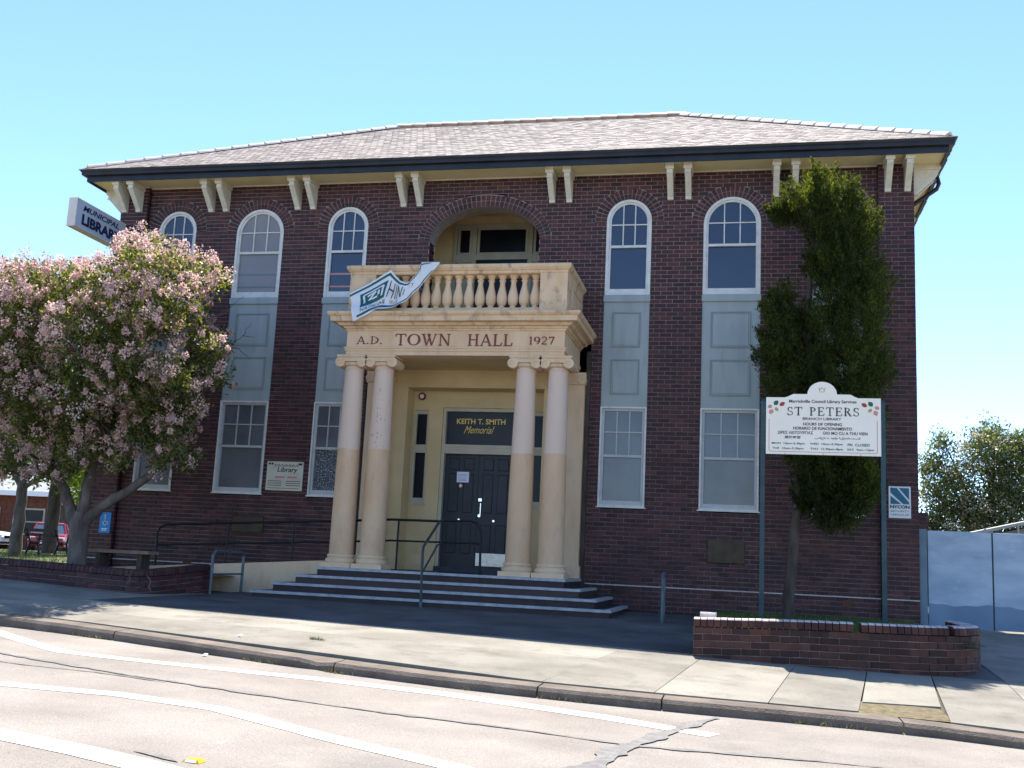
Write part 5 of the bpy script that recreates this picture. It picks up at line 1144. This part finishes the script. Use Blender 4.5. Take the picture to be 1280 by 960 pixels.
simple_tree('gum_tree', 'loose leafy tree rising behind the grey gate on the right', (13.6, 18, -.2), 2.2,
            [(12.2, 18, 4.0, 1.0, 1.0, .9), (13.4, 17.6, 5.2, .9, 1, .8), (14.5, 18, 4.4, 1.2, 1.2, 1.1), (12.6, 18, 2.9, 1.2, 1, .8), (13.8, 17.5, 3.2, 1.3, 1.2, 1), (15.5, 18, 5.2, 1.0, 1, .9), (16.3, 18, 3.6, 1.4, 1.2, 1.4), (11.7, 18, 4.9, .45, .5, .35), (13.7, 18, 6.0, .30, .4, .4), (14.4, 18, 5.7, .4, .5, .35), (11.6, 18, 2.4, .6, .6, .7), (12.1, 18.0, 5.6, .3, .3, .3)], 4200, 9, .15, .06, 'leaf_gum', .2, cream=170)
simple_tree('street_tree', 'grey trunked leafy tree at the far left edge beyond the lawn', (-14.85, 6, .3), 2.1, [(-15.4, 6, 4.4, 1.5, 1.4, 1.3), (-13.9, 6, 4.3, 1.2, 1.2, 1.1), (-16.6, 6, 3.9, 1.3, 1.2, 1.2), (-14.6, 5.4, 5.4, 1.6, 1.4, 1.2), (-13.3, 6.3, 3.0, .6, .6, .5), (-15.6, 6, 3.1, .7, .6, .5)], 1800, 10, .15, .075, 'leaf_light', .19, bark='bark')
simple_tree('street_tree', 'dark trunked tree in front of the parked red car', (-17.35, 11, .3), 2.6, [(-17.4, 11, 5.0, 1.9, 1.6, 1.6), (-15.6, 11, 4.6, 1.4, 1.4, 1.2), (-19.5, 11, 4.8, 1.6, 1.4, 1.3), (-16.6, 11, 3.1, .9, .8, .6)], 1500, 10, .17, .08, 'leaf_light', .26)
simple_tree('street_tree', 'bright green tree glimpsed between the forks of the blossom tree', (-19.6, 17, .3), 1.6, [(-19.5, 17, 3.2, 1.4, 1.3, 1.3), (-20.5, 17, 4.2, 1.2, 1, 1), (-18.9, 17, 2.2, .8, .8, .6)], 900, 10, .2, .09, 'leaf_light', .15)

# ------------------------------------------------------------------ right side: gate, wing, shed
MBw = MB(); MBm = MB(); run_face(MBw, MBm, (8.55, 3.0), (1, 0), .64, (0, -1), -.2, 2.3); o = MBw.build('side_porch', 'brick', H); MBm.box(8.56, 9.17, 3.02, 4.2, -.2, 2.28); MBm.build('mortar', 'mortar', o)
GT = thing('yard_gate', 'weathered blue grey double yard gate beside the building', 'gate')
MB().box(8.545, 8.675, -.05, .08, -.1, 1.81).build('gate_post', 'gate_post', GT)
for a, b in ((8.70, 9.79), (9.815, 11.6)):
    lf = MB().cbox(a, b, .02, .06, .06, 1.795, .006).build('gate_leaf', 'gate', GT)
    mb = MB(); n = 24; V = []
    for i in range(n + 1):
        x = a + .003 + (b - a - .006) * i / n; z1 = .475 + .018 * math.sin(x * 5.3) + .01 * math.sin(x * 17); V += [(x, .0165, .062), (x, .0165, z1)]
    mb.add(V, [(2 * i, 2 * i + 2, 2 * i + 3, 2 * i + 1) for i in range(n)]); mb.build('lower_coat', 'gate_low', lf)
MB().box(9.793, 9.812, .03, .055, .06, 1.79).build('meeting_gap', 'black', GT)
MB().box(8.678, 8.698, .0, .02, .30, .42).build('gate_hinge', 'sign_white', GT)
SH = thing('tin_shed', 'low grey shed with sloping tin roof behind the gate', 'shed')
MB().prism([(10.9, -.2), (16, -.2), (16, 2.4), (13.6, 2.62), (10.9, 1.95)], lambda a, b: (a, 9.2, b), lambda a, b: (a, 13, b)).build('shed_wall', 'shed', SH)
MB().prism([(10.7, 1.98), (13.6, 2.72), (13.6, 2.80), (10.7, 2.06)], lambda a, b: (a, 8.9, b), lambda a, b: (a, 13.3, b)).build('shed_roof', 'tin', SH)
for x in (11.5, 12.3): MB().box(x - .02, x + .02, 8.88, 8.95, 1.6, 2.2 + (x - 11) * .2).build('shed_batten', 'tin', SH)

# ------------------------------------------------------------------ left background: seat, house, cars
GS = thing('garden_seat', 'weathered slab seat in front of the left windows', 'seat')
MB().box(-7.05, -5.75, -2.15, -1.75, .66, .72).build('seat_slab', 'timber', GS)
for x in (-6.85, -5.95): MB().box(x - .05, x + .05, -2.1, -1.8, .3, .66).build('leg', 'bark_dark', GS)
PB = thing('park_bench', 'dark end of a park bench on the lawn in front of the red car', 'bench')
X0, Y0 = -15.75, 8.0
for dy in (0, 1.4):
    MB().tube([(X0 - .25, Y0 + dy, .34), (X0 - .12, Y0 + dy, .72), (X0 + .15, Y0 + dy, .72), (X0 + .25, Y0 + dy, .34)], .035, 6).tube([(X0 - .12, Y0 + dy, .72), (X0 - .28, Y0 + dy, 1.15)], .03, 6).tube([(X0 + .15, Y0 + dy, .72), (X0 + .22, Y0 + dy, 1.0)], .03, 6).build('leg_frame', 'black', PB)
for k_ in range(3): MB().box(X0 - .15 + k_ * .12, X0 - .05 + k_ * .12, Y0 - .1, Y0 + 1.5, .75, .78).build('seat_slat', 'bark_dark', PB)
for k_ in range(2): MB().box(X0 - .27 - .03 * k_, X0 - .24 - .03 * k_, Y0 - .1, Y0 + 1.5, .92 + .14 * k_, 1.02 + .14 * k_).build('back_slat', 'bark_dark', PB)
HS = thing('brick_house', 'low red brick house with pale roof across the side street', 'house')
hw = MB().box(-48, -27.2, 32, 42, -.2, 3.25).build('wall', 'house_brick', HS)
MB().prism([(31.3, 3.2), (42.7, 3.2), (37, 6.2)], lambda a, b: (-48.6, a, b), lambda a, b: (-26.6, a, b)).build('roof', 'tin', HS)
MB().box(-48.7, -26.5, 31.15, 31.3, 3.15, 3.42).build('gutter', 'sign_white', HS)
for x in (-36.8, -33.9):
    w_ = MB().box(x - 1.0, x + 1.0, 31.9, 31.98, 1.0, 2.5).build('window', 'bone_trim', HS); MB().box(x - .9, x + .9, 31.86, 31.9, 1.1, 1.7).box(x - .9, x + .9, 31.86, 31.9, 1.78, 2.4).build('pane', 'glass_dark', w_)
MB().box(-32.1, -30.6, 31.9, 31.98, .0, 2.6).build('garage_door', 'bark_dark', HS); MB().box(-31.9, -31.0, 31.88, 31.9, 2.75, 2.9).build('name_board', 'bone_trim', HS)
def car(name, label, x, y, rz, body, glass='car_glass', z=.15):
    t = thing(name, label, 'car'); t.location = (x, y, z); t.rotation_euler = (0, 0, rz)
    sec = [(-2.15, .45, .62, .70), (-2.05, .30, .86, .80), (-1.2, .28, .95, .86), (0, .28, .97, .88), (1.2, .28, .95, .86), (1.95, .30, .88, .80), (2.12, .45, .70, .70)]
    mb = MB()
    for X, z0, z1, hw_ in sec: mb.v += [(X, -hw_, z0 + .05), (X, -hw_ - .01, (z0 + z1) / 2), (X, -hw_ + .06, z1), (X, hw_ - .06, z1), (X, hw_ + .01, (z0 + z1) / 2), (X, hw_, z0 + .05)]
    for i in range(len(sec) - 1):
        for k_ in range(6): mb.f.append((i * 6 + k_, i * 6 + (k_ + 1) % 6, i * 6 + 6 + (k_ + 1) % 6, i * 6 + 6 + k_))
    mb.f.append(tuple(range(6))); mb.f.append(tuple((len(sec) - 1) * 6 + k_ for k_ in range(6))[::-1]); autosmooth(mb.build('body', body, t), 35)
    MB().hexa([(-1.65, -.76, .93), (1.05, -.76, .93), (1.05, .76, .93), (-1.65, .76, .93)], [(-1.05, -.58, 1.42), (.35, -.58, 1.42), (.35, .58, 1.42), (-1.05, .58, 1.42)]).build('glasshouse', glass, t)
    MB().hexa([(-1.12, -.6, 1.41), (.42, -.6, 1.41), (.42, .6, 1.41), (-1.12, .6, 1.41)], [(-1.0, -.52, 1.47), (.28, -.52, 1.47), (.28, .52, 1.47), (-1.0, .52, 1.47)]).build('roof', body, t)
    for s in (-1, 1):
        MB().tube([(1.08, s * .75, .93), (.38, s * .58, 1.43)], .035, 5).tube([(-1.68, s * .75, .93), (-1.08, s * .58, 1.43)], .04, 5).tube([(-.35, s * .765, .94), (-.35, s * .585, 1.43)], .03, 5).build('pillar', body, t)
        for X in (-1.3, 1.3):
            w_ = MB().cyl((X, s * .70, .31), (X, s * .88, .31), .31, 18).build('wheel', 'tyre', t); MB().cyl((X, s * .87, .31), (X, s * .89, .31), .19, 14).build('rim', 'galv', w_)
        MB().cbox(-.13, .13, -.02, .06, -.08, .08, .02).build('headlight', 'lamp_glass', t).matrix_local = Matrix.Translation((2.06, s * .62, .72)) @ Matrix.Rotation(R(90), 4, 'Z')
        MB().box(.55, .75, *sorted((s * .86, s * 1.0)), .95, 1.08).build('mirror', body, t)
    MB().box(2.10, 2.15, -.26, .26, .48, .60).build('number_plate', 'sign_white', t); MB().box(2.05, 2.13, -.42, .42, .62, .76).build('grille', 'black', t); MB().box(2.0, 2.14, -.72, .72, .38, .45).build('bumper_trim', 'black', t)
    return t
car('parked_car', 'red car parked nose on across the lawn', -26.7, 24.0, R(-58), 'car_red')
car('parked_car', 'pale blue and white car at the left edge across the lawn', -30.0, 22.5, R(6), 'car_white', 'car_blue')
